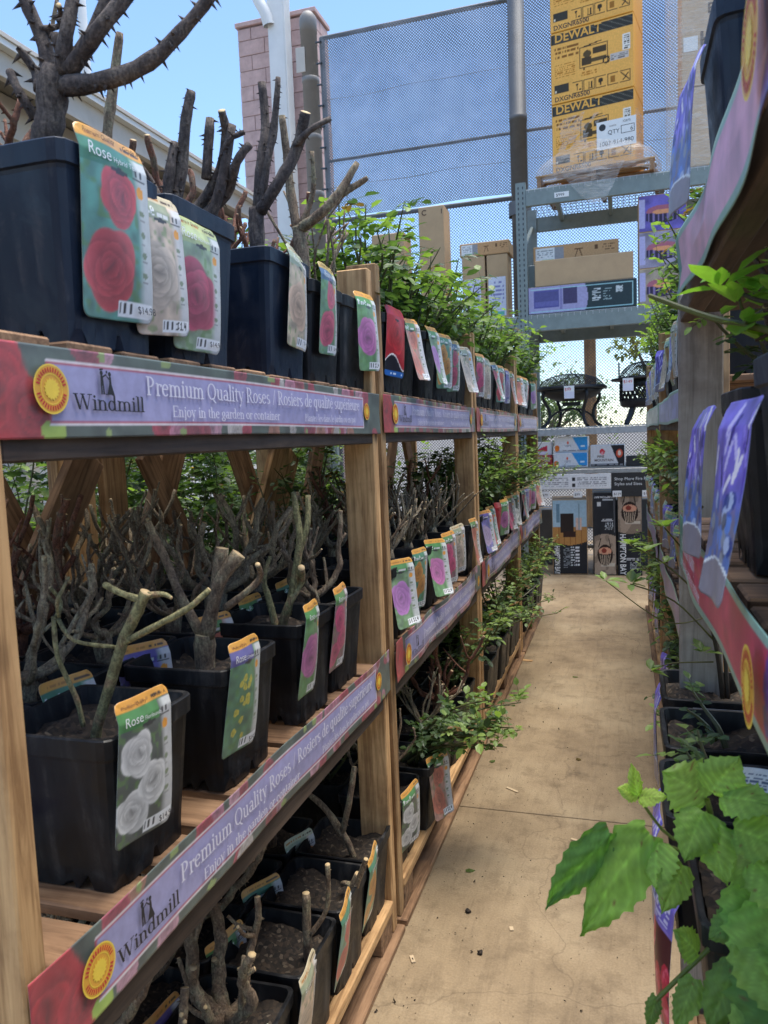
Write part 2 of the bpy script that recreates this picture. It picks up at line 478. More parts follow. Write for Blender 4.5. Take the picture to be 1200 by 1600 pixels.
class MB:
    """mesh builder: several shapes into one mesh"""
    def __init__(s): s.v = []; s.f = []; s.m = []; s.c = []
    def add(s, vs, fs, mi=0, col=None):
        o = len(s.v)
        s.v += [tuple(v) for v in vs]
        s.f += [tuple(i + o for i in f) for f in fs]
        s.m += [mi] * len(fs)
        if col is not None: s.c += [tuple(col)] * len(vs)
    def box(s, x0, x1, y0, y1, z0, z1, mi=0):
        vs = [(x, y, z) for x in (x0, x1) for y in (y0, y1) for z in (z0, z1)]
        s.add(vs, [(0, 1, 3, 2), (4, 6, 7, 5), (0, 4, 5, 1), (2, 3, 7, 6), (0, 2, 6, 4), (1, 5, 7, 3)], mi)
    def tube(s, pts, rad, sides=7, mi=0, cap=None, jitter=0, col=None):
        pts = [Vector(p) for p in pts]
        n = len(pts)
        if not hasattr(rad, '__len__'): rad = [rad] * n
        vs = []
        up = Vector((0.13, 0.97, 0.2))
        for i in range(n):
            t = (pts[min(i + 1, n - 1)] - pts[max(i - 1, 0)])
            if t.length < 1e-9: t = Vector((0, 0, 1))
            t.normalize()
            a = t.cross(up)
            if a.length < 0.05: a = t.cross(Vector((1, 0, 0)))
            a.normalize(); b_ = t.cross(a)
            for k in range(sides):
                an = 2 * math.pi * k / sides
                r = rad[i] * (1 + (random.uniform(-jitter, jitter) if jitter else 0))
                vs.append(pts[i] + a * (math.cos(an) * r) + b_ * (math.sin(an) * r))
        fs = []
        for i in range(n - 1):
            for k in range(sides):
                k2 = (k + 1) % sides
                fs.append((i * sides + k, i * sides + k2, (i + 1) * sides + k2, (i + 1) * sides + k))
        s.add(vs, fs, mi, col)
        if cap is not None:
            o = len(s.v) - len(vs)
            s.f.append(tuple(o + (n - 1) * sides + k for k in range(sides)))
            s.m.append(cap)
            s.f.append(tuple(o + k for k in reversed(range(sides))))
            s.m.append(mi)
    def lathe(s, prof, seg=24, mi=0, a0=0, a1=2 * math.pi, squash=1.0):
        vs = []; full = abs(a1 - a0 - 2 * math.pi) < 1e-6
        cnt = seg if full else seg + 1
        for r, z in prof:
            for k in range(cnt):
                an = a0 + (a1 - a0) * k / seg
                vs.append((r * math.cos(an), r * math.sin(an) * squash, z))
        fs = []
        for i in range(len(prof) - 1):
            for k in range(seg):
                k2 = (k + 1) % cnt
                fs.append((i * cnt + k, i * cnt + k2, (i + 1) * cnt + k2, (i + 1) * cnt + k))
        s.add(vs, fs, mi)
    def me(s, name, mats, smooth=False):
        return me_from(name, s.v, s.f, mats, s.m, s.c if len(s.c) == len(s.v) and s.c else None, smooth)

# ------------------------------------------------------------------ text
_txt = {}
def sans(text, size, mat, align='LEFT', bold=0.0):
    """lettering lying in local XY, as a mesh"""
    key = (text, size, mat, align, bold)
    if key in _txt: return _txt[key]
    cu = bpy.data.curves.new('t', 'FONT')
    cu.body = text; cu.size = size; cu.align_x = align
    cu.resolution_u = 3; cu.offset = bold * size
    o = bpy.data.objects.new('t', cu)
    COL.objects.link(o)
    dg = bpy.context.evaluated_depsgraph_get()
    me = bpy.data.meshes.new_from_object(o.evaluated_get(dg))
    bpy.data.objects.remove(o); bpy.data.curves.remove(cu)
    me.materials.clear(); me.materials.append(MATS[mat])
    _txt[key] = me
    return me

TH, TN = 0.115, 0.045     # thick and thin strokes of the serif letters
def _glyphs():
    g = {}
    X = 0.47; C = 0.70; A = 0.74; D = -0.22
    v = lambda x, y0, y1, w=TH: ('l', x, y0, x, y1, w)
    l = lambda x0, y0, x1, y1, w=TH: ('l', x0, y0, x1, y1, w)
    a = lambda cx, cy, rx, ry, a0, a1: ('a', cx, cy, rx, ry, a0, a1)
    s = lambda x, y, w=0.26: ('l', x - w / 2, y, x + w / 2, y, TN)
    d = lambda x, y, r=0.07: ('d', x, y, r)
    ac = lambda x: l(x - 0.05, 0.55, x + 0.07, 0.68, 0.06)
    g['P'] = (0.6, [v(.14, 0, C), s(.14, 0), s(.1, C, .18), a(.2, .51, .25, .19, -90, 90)])
    g['R'] = (0.68, g['P'][1] + [l(.3, .32, .56, 0), s(.6, 0, .2)])
    g['Q'] = (0.78, [a(.37, .35, .3, .35, 0, 360), l(.38, .06, .66, -.16)])
    g['E'] = (0.6, [v(.14, 0, C), s(.3, 0, .5), s(.3, C, .5), s(.26, .36, .3), l(.54, .0, .54, .14, .05), l(.54, .56, .54, C, .05)])
    g['W'] = (0.98, [l(.1, C, .3, 0), l(.3, 0, .48, C, TN), l(.46, C, .68, 0), l(.68, 0, .86, C, TN), s(.1, C), s(.47, C), s(.86, C)])
    g['r'] = (0.4, [v(.12, 0, X), s(.12, 0), s(.06, X, .12), a(.26, .3, .14, .14, 60, 150), d(.35, .4)])
    g['e'] = (0.48, [a(.23, .23, .18, .23, 20, 320), s(.24, .27, .36)])
    g['é'] = (0.48, g['e'][1] + [ac(.24)])
    g['m'] = (0.88, [v(.12, 0, X), s(.12, 0), s(.06, X, .12), a(.27, .3, .15, .15, 0, 170), v(.42, 0, .32), s(.42, 0), a(.57, .3, .15, .15, 0, 170), v(.72, 0, .32), s(.72, 0)])
    g['n'] = (0.58, [v(.12, 0, X), s(.12, 0), s(.06, X, .12), a(.27, .3, .15, .15, 0, 170), v(.42, 0, .32), s(.42, 0)])
    g['h'] = (0.58, [v(.12, 0, A), s(.12, 0), s(.06, A, .12), a(.27, .3, .15, .15, 0, 170), v(.42, 0, .32), s(.42, 0)])
    g['u'] = (0.58, [v(.12, .16, X), s(.06, X, .12), a(.27, .16, .15, .15, 180, 350), v(.42, 0, X), s(.36, X, .12), s(.47, 0, .14)])
    g['i'] = (0.28, [v(.13, 0, X), s(.13, 0), s(.07, X, .12), d(.13, .62)])
    g['l'] = (0.28, [v(.13, 0, A), s(.13, 0), s(.07, A, .12)])
    g['j'] = (0.26, [v(.13, -.1, X), s(.07, X, .12), a(.03, -.1, .1, .1, -110, 0), d(.13, .62)])
    g['t'] = (0.34, [v(.14, .1, .6), s(.15, X, .3), a(.23, .12, .1, .11, 180, 300)])
    g['a'] = (0.5, [a(.2, .13, .14, .12, 40, 330), v(.36, 0, .33), a(.22, .33, .14, .13, 0, 150), s(.43, 0, .14)])
    g['o'] = (0.52, [a(.25, .23, .19, .23, 0, 360)])
    g['c'] = (0.46, [a(.24, .23, .19, .23, 50, 310), d(.36, .38)])
    g['s'] = (0.42, [a(.2, .34, .12, .11, 40, 270), a(.2, .115, .13, .115, -140, 90)])
    g['d'] = (0.56, [a(.23, .23, .17, .23, 30, 330), v(.4, 0, A), s(.34, A, .12), s(.47, 0, .14)])
    g['q'] = (0.56, [a(.23, .23, .17, .23, 30, 330), v(.4, D, X), s(.4, D)])
    g['p'] = (0.56, [a(.29, .23, .17, .23, -150, 150), v(.12, D, X), s(.12, D), s(.06, X, .12)])
    g['g'] = (0.5, [a(.22, .3, .15, .16, 0, 360), a(.22, -.08, .19, .12, 0, 360), l(.1, .14, .14, .04, .06), l(.34, .44, .46, .47, .05)])
    g['y'] = (0.52, [l(.08, X, .27, 0), l(.42, X, .18, D, TN), s(.08, X, .2), s(.42, X, .2), d(.14, D + .02, .06)])
    g['z'] = (0.46, [s(.22, X, .36), s(.22, 0.02, .36), l(.37, X, .07, 0.02, .08)])
    g['/'] = (0.4, [l(.05, -.05, .32, .75, .05)])
    g['-'] = (0.3, [s(.14, .22, .2)])
    g[' '] = (0.26, [])
    return g
GL = _glyphs()
def serif(text, size, mat, width=None):
    """serif lettering drawn from strokes, in local XY; returns (mesh, width)"""
    mb = MB(); x = 0.0; lay = 0
    total = sum(GL[c][0] for c in text) * size
    kx = 1.0 if width is None else width / total
    for c in text:
        adv, prims = GL[c]
        for p in prims:
            lay = (lay + 1) % 9
            z = lay * 3e-5
            pts = []
            if p[0] == 'l':
                _, x0, y0, x1, y1, w = p
                if abs(y1 - y0) < 1e-6: dx, dy = 0, w / 2
                else: dx, dy = w / 2, 0
                q = [(x0 - dx, y0 - dy), (x1 - dx, y1 - dy), (x1 + dx, y1 + dy), (x0 + dx, y0 + dy)]
                fs = [(0, 1, 2, 3)]
            elif p[0] == 'a':
                _, cx, cy, rx, ry, a0, a1 = p
                k = 14; q = []; fs = []
                for i in range(k + 1):
                    an = R(a0 + (a1 - a0) * i / k)
                    q.append((cx + (rx + TH / 2) * math.cos(an), cy + (ry + TN / 2) * math.sin(an)))
                    q.append((cx + (rx - TH / 2) * math.cos(an), cy + (ry - TN / 2) * math.sin(an)))
                for i in range(k): fs.append((2 * i, 2 * i + 1, 2 * i + 3, 2 * i + 2))
            else:
                _, cx, cy, r = p
                q = [(cx + r * math.cos(R(60 * i)), cy + r * math.sin(R(60 * i))) for i in range(6)]
                fs = [tuple(range(6))]
            mb.add([((x + a_) * size * kx, b_ * size, z) for a_, b_ in q], fs)
        x += adv
    return mb.me('serif', mat), total * kx

# rotations that stand XY lettering up on a face
FACE_PX = (R(90), 0, R(90))       # read from +X side (left racks), text runs towards +Y
FACE_NX = (R(90), 0, R(-90))      # read from -X side (right racks), text runs towards -Y
FACE_NY = (R(90), 0, 0)           # read from -Y side

# ------------------------------------------------------------------ printing: colour grids
class Canvas:
    def __init__(s, w, h, base):
        s.w, s.h = w, h
        s.a = np.zeros((h, w, 3)); s.a[:] = lin(base)
        yy, xx = np.mgrid[0:h, 0:w]
        s.u = (xx + 0.0) / (w - 1); s.v = (yy + 0.0) / (h - 1)
        s.asp = h / w
    def paint(s, mask, col, al=1.0):
        c = lin(col) if not isinstance(col, np.ndarray) else col
        mk = np.clip(mask.astype(float), 0, 1)[..., None] * al
        s.a = s.a * (1 - mk) + c * mk
    def rect(s, u0, u1, v0, v1, col, al=1.0):
        s.paint((s.u >= u0) & (s.u <= u1) & (s.v >= v0) & (s.v <= v1), col, al)
    def ell(s, cu, cv, ru, rv, col, al=1.0):
        s.paint(((s.u - cu) / ru) ** 2 + ((s.v - cv) / rv) ** 2 < 1, col, al)
    def ring(s, cu, cv, ru, rv, k, col):
        d = ((s.u - cu) / ru) ** 2 + ((s.v - cv) / rv) ** 2
        s.paint((d < 1) & (d > k * k), col)
    def line(s, u0, v0, u1, v1, w, col, asp=1.0):
        du, dv = u1 - u0, (v1 - v0) * asp
        L = du * du + dv * dv + 1e-9
        t = np.clip(((s.u - u0) * du + (s.v - v0) * asp * dv) / L, 0, 1)
        d = np.hypot(s.u - u0 - t * du, (s.v - v0) * asp - t * dv)
        s.paint(d < w, col)
    def noise(s, rng, cells, amp):
        gh = max(2, int(cells * s.asp) + 2)
        g = rng.random((gh, cells + 2))
        x = s.u * cells; y = s.v * (gh - 2)
        xi = x.astype(int); yi = y.astype(int); fx = x - xi; fy = y - yi
        fx = fx * fx * (3 - 2 * fx); fy = fy * fy * (3 - 2 * fy)
        n = (g[yi, xi] * (1 - fx) + g[yi, xi + 1] * fx) * (1 - fy) + (g[yi + 1, xi] * (1 - fx) + g[yi + 1, xi + 1] * fx) * fy
        return n
    def rose(s, cu, cv, r, col, rng, asp, dark=0.45):
        """a printed rose: overlapping petals from the rim to the heart"""
        ru, rv = r * 1.25, r * 1.25 / asp
        i0, i1 = max(int((cu - ru) * (s.w - 1)), 0), min(int((cu + ru) * (s.w - 1)) + 2, s.w)
        j0, j1 = max(int((cv - rv) * (s.h - 1)), 0), min(int((cv + rv) * (s.h - 1)) + 2, s.h)
        if i1 <= i0 or j1 <= j0: return
        U = (s.u[j0:j1, i0:i1] - cu) / r; V = (s.v[j0:j1, i0:i1] - cv) * asp / r
        A = s.a[j0:j1, i0:i1]
        c = lin(col)
        big = (i1 - i0) * (j1 - j0) > 60
        n = 17 if big else 6
        ph = rng.random() * 6.28
        for k in range(n):
            q = k / n
            a = ph + k * 2.39996 + rng.uniform(-.25, .25)
            rad = .66 * (1 - q) ** .8 * rng.uniform(.8, 1.15)
            size = (.56 - .36 * q) * rng.uniform(.85, 1.15)
            px, py = rad * math.cos(a), rad * math.sin(a)
            x = (U - px) * math.cos(a) + (V - py) * math.sin(a)
            y = -(U - px) * math.sin(a) + (V - py) * math.cos(a)
            x = x + .35 * y * y / size          # petals cup round the heart
            d = np.sqrt((x / (size * .66)) ** 2 + (y / (size * rng.uniform(.95, 1.3))) ** 2)
            tone = rng.uniform(.78, 1.06) * (1 - .22 * q)
            sh = tone * (dark * .7 + (1 - dark * .7) * np.clip(.42 + .85 * x / size, 0, 1.15))
            mk = np.clip((1 - d) * 8, 0, 1)[..., None]
            rim = np.clip((1.22 - d) * 4, 0, 1)[..., None] * (.42 if k > 4 else .1)
            A = A * (1 - rim) + c * .42 * rim
            A = A * (1 - mk) + np.clip(c * sh[..., None] + .06 * np.clip(d - .7, 0, 1)[..., None], 0, 1) * mk
        s.a[j0:j1, i0:i1] = A
    def bits(s, rng, u0, u1, v0, v1, nx, ny, col, fill=0.5):
        """fine illegible print: rows of dashes"""
        for j in range(ny):
            vv = v1 - (j + 0.5) * (v1 - v0) / ny
            hw = (v1 - v0) / ny * 0.28
            m = rng.random(nx) < fill
            k = np.clip(((s.u - u0) / (u1 - u0) * nx).astype(int), 0, nx - 1)
            s.paint((np.abs(s.v - vv) < hw) & (s.u > u0) & (s.u < u1) & m[k], col)
    FONT = {'$': '36236', 'R': '65655', 'o': '00757', 's': '00636', 'e': '25743', '1': '26227', '4': '55711', '9': '75717', '8': '75757', ' ': '00000', '.': '00002', '6': '74757', '7': '71222', '2': '71747', '5': '74717', '0': '75557'}
    def text(s, txt, u0, v0, pw, ph, col):
        x = u0
        for ch in txt:
            rows = s.FONT.get(ch, '75557')
            for r, bits in enumerate(rows):
                for b_ in range(3):
                    if int(bits) >> (2 - b_) & 1:
                        s.rect(x + b_ * pw, x + (b_ + 1) * pw - 1e-6, v0 + (4 - r) * ph, v0 + (5 - r) * ph - 1e-6, col)
            x += 4 * pw
    def grid(s, name, fn, mat='print', back=None):
        """mesh whose points carry the print; fn(u,v) -> xyz arrays"""
        P = np.stack(fn(s.u, s.v), -1).reshape(-1, 3)
        i = np.arange(s.w * s.h).reshape(s.h, s.w)
        F = np.stack([i[:-1, :-1], i[:-1, 1:], i[1:, 1:], i[1:, :-1]], -1).reshape(-1, 4)
        me = bpy.data.meshes.new(name)
        C = s.a.reshape(-1, 3)
        if back is not None:      # paper thickness: a second skin behind
            n, bc = back
            nv = len(P)
            P = np.concatenate([P, P + np.array(n)])
            ring = np.concatenate([i[0, :], i[1:, -1], i[-1, -2::-1], i[-2:0:-1, 0]])
            nxt = np.roll(ring, -1)
            side = np.stack([ring, ring + nv, nxt + nv, nxt], -1)
            F = np.concatenate([F, F[:, ::-1] + nv, side])
            C = np.concatenate([C, np.tile(lin(bc), (nv, 1))])
        me.from_pydata(P.tolist(), [], F.tolist())
        me.materials.append(MATS[mat])
        me.polygons.foreach_set('use_smooth', [True] * len(me.polygons))
        at = me.color_attributes.new('Col', 'FLOAT_COLOR', 'POINT')
        c4 = np.ones((len(P), 4), dtype=np.float32); c4[:, :3] = np.clip(C, 0.003, 0.9)
        at.data.foreach_set('color', c4.ravel())
        me.update()
        return me

random.seed(4)
rng = np.random.default_rng(7)

# ------------------------------------------------------------------ the setting
ground = struct(obj('ground', me_from('ground', [(-900, -300, -0.02), (900, -300, -0.02), (900, 1500, -0.02), (-900, 1500, -0.02)], [(0, 1, 2, 3)], 'asphalt')))
floor = struct(obj('floor', me_from('floor', [(-7.5, -4, -0.012), (5.5, -4, -0.012), (5.5, 10.6, -0.012), (-7.5, 10.6, -0.012)], [(0, 1, 2, 3)], 'mortar')))
xs = [-7.5, -3.2, 1.55, 5.5]
ys = [-4.0, -1.35, 2.87, 7.09, 10.6]
for i in range(3):
    for j in range(4):
        x0, x1, y0, y1 = xs[i] + .003, xs[i + 1] - .003, ys[j] + .003, ys[j + 1] - .003
        bm = bmesh.new()
        bmesh.ops.create_cube(bm, size=1)
        for v in bm.verts:
            v.co = ((x0 + x1) / 2 + v.co.x * (x1 - x0), (y0 + y1) / 2 + v.co.y * (y1 - y0), -0.005 + v.co.z * 0.01)
        bmesh.ops.bevel(bm, geom=bm.edges[:], offset=0.002, segments=1, affect='EDGES')
        me = bpy.data.meshes.new('slab'); bm.to_mesh(me); bm.free()
        me.materials.append(MATS['concrete'])
        obj('slab', me, floor)

# ------------------------------------------------------------------ generic makers
def pot_mesh(top, bot, h, mat='pot_plastic', slots=True):
    """square nursery pot, rounded corners, rim band, drain slots round the foot"""
    n = 80
    def ringp(half, z, cr, notch=False):
        pts = []
        for k in range(n):
            a = 2 * math.pi * (k + 0.5) / n
            c, s_ = math.cos(a), math.sin(a)
            p = 13.0
            r = (abs(c) ** p + abs(s_) ** p) ** (-1 / p)
            zz = z
            if notch and (k % 10 in (0, 1, 4, 5)): zz = z + 0.02
            pts.append((half * c * r, half * s_ * r, zz))
        return pts
    t, b_ = top / 2, bot / 2
    rows = [ringp(b_, 0.0, 0, slots), ringp(b_ + 0.001, 0.03, 0), ringp(b_ + (t - b_) * 0.82, h - 0.035, 0), ringp(t - 0.002, h - 0.03, 0), ringp(t + 0.002, h - 0.028, 0),
            ringp(t + 0.003, h - 0.002, 0), ringp(t + 0.001, h, 0), ringp(t - 0.005, h - 0.001, 0), ringp(t - 0.009, h - 0.02, 0), ringp(t - 0.016, h - 0.06, 0)]
    mb = MB()
    vs = [p for r in rows for p in r]
    fs = []
    for i in range(len(rows) - 1):
        for k in range(n):
            k2 = (k + 1) % n
            fs.append((i * n + k, i * n + k2, (i + 1) * n + k2, (i + 1) * n + k))
    fs.append(tuple(range(n))[::-1])
    mb.add(vs, fs)
    return mb.me('pot', mat)

def soil_mesh(half, z, seed):
    r = random.Random(seed)
    n = 13
    vs = []; fs = []
    for j in range(n):
        for i in range(n):
            vs.append((-half + 2 * half * i / (n - 1), -half + 2 * half * j / (n - 1), z + .01 * math.sin(i * .5 + seed) + r.uniform(-.006, .011)))
    for j in range(n - 1):
        for i in range(n - 1):
            k = j * n + i
            fs.append((k, k + 1, k + n + 1, k + n))
    return me_from('soil', vs, fs, 'soil', smooth=True)

POT = pot_mesh(0.210, 0.174, 0.228)
POT_TALL = pot_mesh(0.214, 0.178, 0.250, 'pot_blue')
SOIL = [soil_mesh(0.093, 0.190, s) for s in range(4)]

def thorn(mb, p, dirv, L, mi=0):
    d = dirv.normalized()
    a = d.orthogonal().normalized() * L * 0.28
    b_ = d.cross(a)
    t = p + d * L + Vector((0, 0, -L * 0.25))
    vs = [p + a, p - a * 0.5 + b_ * 0.9, p - a * 0.5 - b_ * 0.9, t]
    mb.add(vs, [(0, 1, 3), (1, 2, 3), (2, 0, 3)], mi)

def smooth_path(pts, rad, sub=3):
    out, ro = [], []
    n = len(pts)
    P = [Vector(p) for p in pts]
    for i in range(n - 1):
        p0, p1, p2, p3 = P[max(i - 1, 0)], P[i], P[i + 1], P[min(i + 2, n - 1)]
        for k in range(sub):
            t = k / sub
            q = 0.5 * ((2 * p1) + (p2 - p0) * t + (2 * p0 - 5 * p1 + 4 * p2 - p3) * t * t + (3 * p1 - p0 - 3 * p2 + p3) * t ** 3)
            out.append(q); ro.append(rad[i] * (1 - t) + rad[i + 1] * t)
    out.append(P[-1]); ro.append(rad[-1])
    return out, ro

def cane(mb, pts, rad, r, thorns=0.0, tl=0.008, cut=1, sides=8, wob=0.0):
    pts, rad = smooth_path(pts, rad, 4)
    if wob:
        pts = [p + Vector((r.uniform(-wob, wob), r.uniform(-wob, wob), 0)) if 0 < i < len(pts) - 1 else p for i, p in enumerate(pts)]
    rad = [q * r.uniform(0.93, 1.09) for q in rad]
    mb.tube(pts, rad, sides, 0, cap=cut, jitter=0.07)
    if thorns:
        for i in range(len(pts) - 1):
            seg = pts[i + 1] - pts[i]
            k = thorns * seg.length
            cnt = int(k) + (1 if r.random() < k - int(k) else 0)
            for _ in range(cnt):
                t = r.random()
                ax = seg.normalized()
                o = Vector((r.uniform(-1, 1), r.uniform(-1, 1), r.uniform(-1, 1)))
                o = (o - ax * o.dot(ax)).normalized()
                thorn(mb, pts[i] + seg * t + o * rad[i] * 0.85, o, tl * r.uniform(0.6, 1.3))

def bare_rose(seed, n=5, h=0.3, rr=0.0062, spread=0.5, z0=0.185, trunk=0.016, twig=0.5, mat='bark_grey'):
    r = random.Random(seed)
    mb = MB()
    tz = z0 + r.uniform(0.03, 0.06)
    mb.tube([(0, 0, z0 - 0.02), (0.004, 0.002, z0 + 0.015), (0, 0, tz), (0, 0, tz + 0.02)], [trunk, trunk * 1.1, trunk * 1.25, trunk * 0.7], 9, 0, cap=0, jitter=0.12)
    for k in range(n):
        a = 2 * math.pi * (k + r.uniform(-.3, .3)) / n
        s_ = spread * r.uniform(0.45, 1.1)
        L = h * r.uniform(0.6, 1.1)
        d = Vector((math.cos(a) * s_, math.sin(a) * s_, 1)).normalized()
        p0 = Vector((0, 0, tz))
        p1 = p0 + Vector((math.cos(a), math.sin(a), 0.5)) * L * 0.22 * (0.5 + s_)
        p2 = p1 + d * L * 0.4 + Vector((r.uniform(-.02, .02), r.uniform(-.02, .02), 0))
        p3 = p2 + (d + Vector((r.uniform(-.25, .25), r.uniform(-.25, .25), 0.3))).normalized() * L * 0.4
        q = rr * r.uniform(0.7, 1.25)
        k1 = p1.lerp(p2, .5) + Vector((r.uniform(-.018, .018), r.uniform(-.018, .018), 0))
        k2 = p2.lerp(p3, .5) + Vector((r.uniform(-.014, .014), r.uniform(-.014, .014), 0))
        cane(mb, [p0, p1, k1, p2, k2, p3], [q * 1.35, q * 1.15, q * 1.05, q, q * .9, q * 0.8], r, 55, 0.007, wob=.002)
        for _ in range(r.randint(1, 4)):
            b0 = r.choice((p1.lerp(k1, r.random()), k1.lerp(p2, r.random()), p2.lerp(k2, r.random())))
            dd = Vector((r.uniform(-1, 1), r.uniform(-1, 1), r.uniform(0.1, 1.2))).normalized()
            if r.random() < twig:
                b1 = b0 + dd * L * r.uniform(0.12, 0.22)
                b2 = b1 + (dd + Vector((r.uniform(-.4, .4), r.uniform(-.4, .4), 0.6))).normalized() * L * r.uniform(0.08, 0.3)
                cane(mb, [b0, b1, b2], [q * 0.7, q * 0.55, q * 0.4], r, 40, 0.006, sides=6)
            else:
                cane(mb, [b0, b0 + dd * r.uniform(.015, .035)], [q * .6, q * .45], r, 0, sides=6)
    return mb.me('canes', [mat, 'cut_end'], smooth=True)

def twiggy_rose(seed, n=9, h=0.22, z0=0.185, mat='bark_grey'):
    """short, much-forked canes"""
    r = random.Random(seed)
    mb = MB()
    mb.tube([(0, 0, z0 - 0.02), (0, 0, z0 + 0.03), (0, 0, z0 + 0.06)], [0.017, 0.02, 0.012], 8, 0, cap=0, jitter=0.1)
    for k in range(n):
        a = r.uniform(0, 6.28)
        s_ = r.uniform(0.3, 1.0)
        p0 = Vector((0, 0, z0 + 0.04))
        d = Vector((math.cos(a) * s_, math.sin(a) * s_, 0.9)).normalized()
        p1 = p0 + d * h * r.uniform(0.3, 0.5)
        p2 = p1 + (d + Vector((r.uniform(-.6, .6), r.uniform(-.6, .6), 0.4))).normalized() * h * r.uniform(0.3, 0.6)
        q = r.uniform(0.0035, 0.006)
        cane(mb, [p0, p1, p2], [q * 1.4, q, q * 0.8], r, 30, 0.005, sides=6)
        for _ in range(r.randint(1, 3)):
            b0 = p1.lerp(p2, r.random())
            dd = (d + Vector((r.uniform(-1, 1), r.uniform(-1, 1), r.uniform(-.1, .8)))).normalized()
            cane(mb, [b0, b0 + dd * h * r.uniform(0.12, 0.3)], [q * 0.7, q * 0.5], r, 0, sides=5)
    return mb.me('canes', [mat, 'cut_end'], smooth=True)

def hero_canes(data, base, soil_z, thorns=75, tl=0.008, mats=('bark_dark', 'cut_end'), seed=1, trunk0=True, shift=(0, 0, 0)):
    """canes laid out limb by limb in the place's own coordinates; base = pot position"""
    r = random.Random(seed)
    mb = MB()
    for i, L in enumerate(data):
        pts = [Vector(p[:3]) + Vector(shift) + Vector((0, r.uniform(-.02, .02) * (k > 0) * (i > 0), 0)) for k, p in enumerate(L)]
        rad = [p[3] for p in L]
        if i == 0 and trunk0:
            pts = [Vector((pts[0].x, pts[0].y, soil_z - 0.02))] + pts
            rad = [rad[0] * 1.05] + rad
        pts = [p - Vector(base) for p in pts]
        cane(mb, pts, rad, r, thorns if not (i == 0 and trunk0) else 20, tl, sides=10)
    return mb.me('canes', list(mats), smooth=True)

# ---- leaves
GREENS = [np.array(c) for c in [(0.075, 0.125, 0.045), (0.095, 0.155, 0.055), (0.12, 0.19, 0.06), (0.055, 0.095, 0.04)]]
YOUNG = np.array((0.20, 0.29, 0.075))
REDDISH = np.array((0.16, 0.09, 0.03))
def leaflet(mb, p, d, up, L, W, col, fold=0.25):
    d = d.normalized()
    s_ = d.cross(up)
    if s_.length < 0.05: s_ = d.orthogonal()
    s_.normalize(); nn = s_.cross(d)
    def q(a, b_, c): return p + d * (a * L) + s_ * (b_ * W) + nn * (c * L)
    vs = [q(0, 0, 0), q(.28, .42, fold * .3), q(.66, .4, fold * .25 - .06), q(1, 0, -.12), q(.66, -.4, fold * .25 - .06), q(.28, -.42, fold * .3), q(.5, 0, -.02)]
    mb.add(vs, [(0, 6, 2, 1), (6, 3, 2), (0, 5, 4, 6), (6, 4, 3)], 1, col)

def compound(mb, p, d, L, r, col, n=5):
    """a rose leaf: stalk with paired leaflets"""
    up = Vector((r.uniform(-.4, .4), r.uniform(-.4, .4), 1))
    d = d.normalized()
    s_ = d.cross(up)
    if s_.length < 0.05: s_ = d.orthogonal()
    s_.normalize()
    tip = p + d * L
    mb.tube([p, tip], 0.0008, 3, 0, col=(0.1, 0.14, 0.04))
    k = n // 2
    for i in range(k):
        b0 = p + d * L * (0.35 + 0.55 * i / max(k, 1))
        for sg in (-1, 1):
            dd = (s_ * sg + d * 0.55 + Vector((0, 0, r.uniform(-.35, .2)))).normalized()
            ll = L * r.uniform(0.38, 0.55)
            leaflet(mb, b0, dd, up, ll, ll * 0.72, col * r.uniform(0.8, 1.2))
    ll = L * r.uniform(0.5, 0.65)
    leaflet(mb, tip, d + Vector((0, 0, r.uniform(-.4, .1))), up, ll, ll * 0.75, col * r.uniform(0.85, 1.25))

def leafy_rose(seed, n=9, h=0.4, spread=0.6, z0=0.2, dens=75, leafL=0.06, lean=(0, 0), young=0.25, droop=0.0):
    """bush in leaf: arching stems, compound leaves all along them"""
    r = random.Random(seed)
    mb = MB()
    for k in range(n):
        a = r.uniform(0, 6.28)
        s_ = spread * r.uniform(0.3, 1.2)
        d = Vector((math.cos(a) * s_ + lean[0], math.sin(a) * s_ + lean[1], 1)).normalized()
        L = h * r.uniform(0.6, 1.15)
        p0 = Vector((r.uniform(-.03, .03), r.uniform(-.03, .03), z0))
        p1 = p0 + d * L * 0.35
        p2 = p1 + (d + Vector((r.uniform(-.25, .25) + lean[0] * .4, r.uniform(-.25, .25), -droop * .5))).normalized() * L * 0.35
        p3 = p2 + (d + Vector((r.uniform(-.4, .4) + lean[0] * .8, r.uniform(-.4, .4), -droop))).normalized() * L * 0.35
        pts, rad = smooth_path([p0, p1, p2, p3], [0.0065, 0.005, 0.0035, 0.0016], 4)
        mb.tube(pts, rad, 5, 0, col=(0.13, 0.13, 0.06))
        cnt = int(dens * L)
        for i in range(cnt):
            t = r.uniform(0.22, 1.0)
            f = t * (len(pts) - 1)
            i0 = min(int(f), len(pts) - 2)
            p = pts[i0].lerp(pts[i0 + 1], f - i0)
            ax = (pts[i0 + 1] - pts[i0]).normalized()
            o = Vector((r.uniform(-1, 1), r.uniform(-1, 1), r.uniform(-.3, .8)))
            o = (o - ax * o.dot(ax) * 0.6).normalized()
            c = GREENS[r.randrange(4)]
            if t > 0.7 and r.random() < young: c = YOUNG
            elif t > 0.85 and r.random() < 0.12: c = REDDISH
            compound(mb, p, o, leafL * r.uniform(0.6, 1.15), r, c, r.choice((3, 5, 5)))
    me = me_from('foliage', mb.v, mb.f, ['leaf', 'leaf'], None, mb.c)
    return me

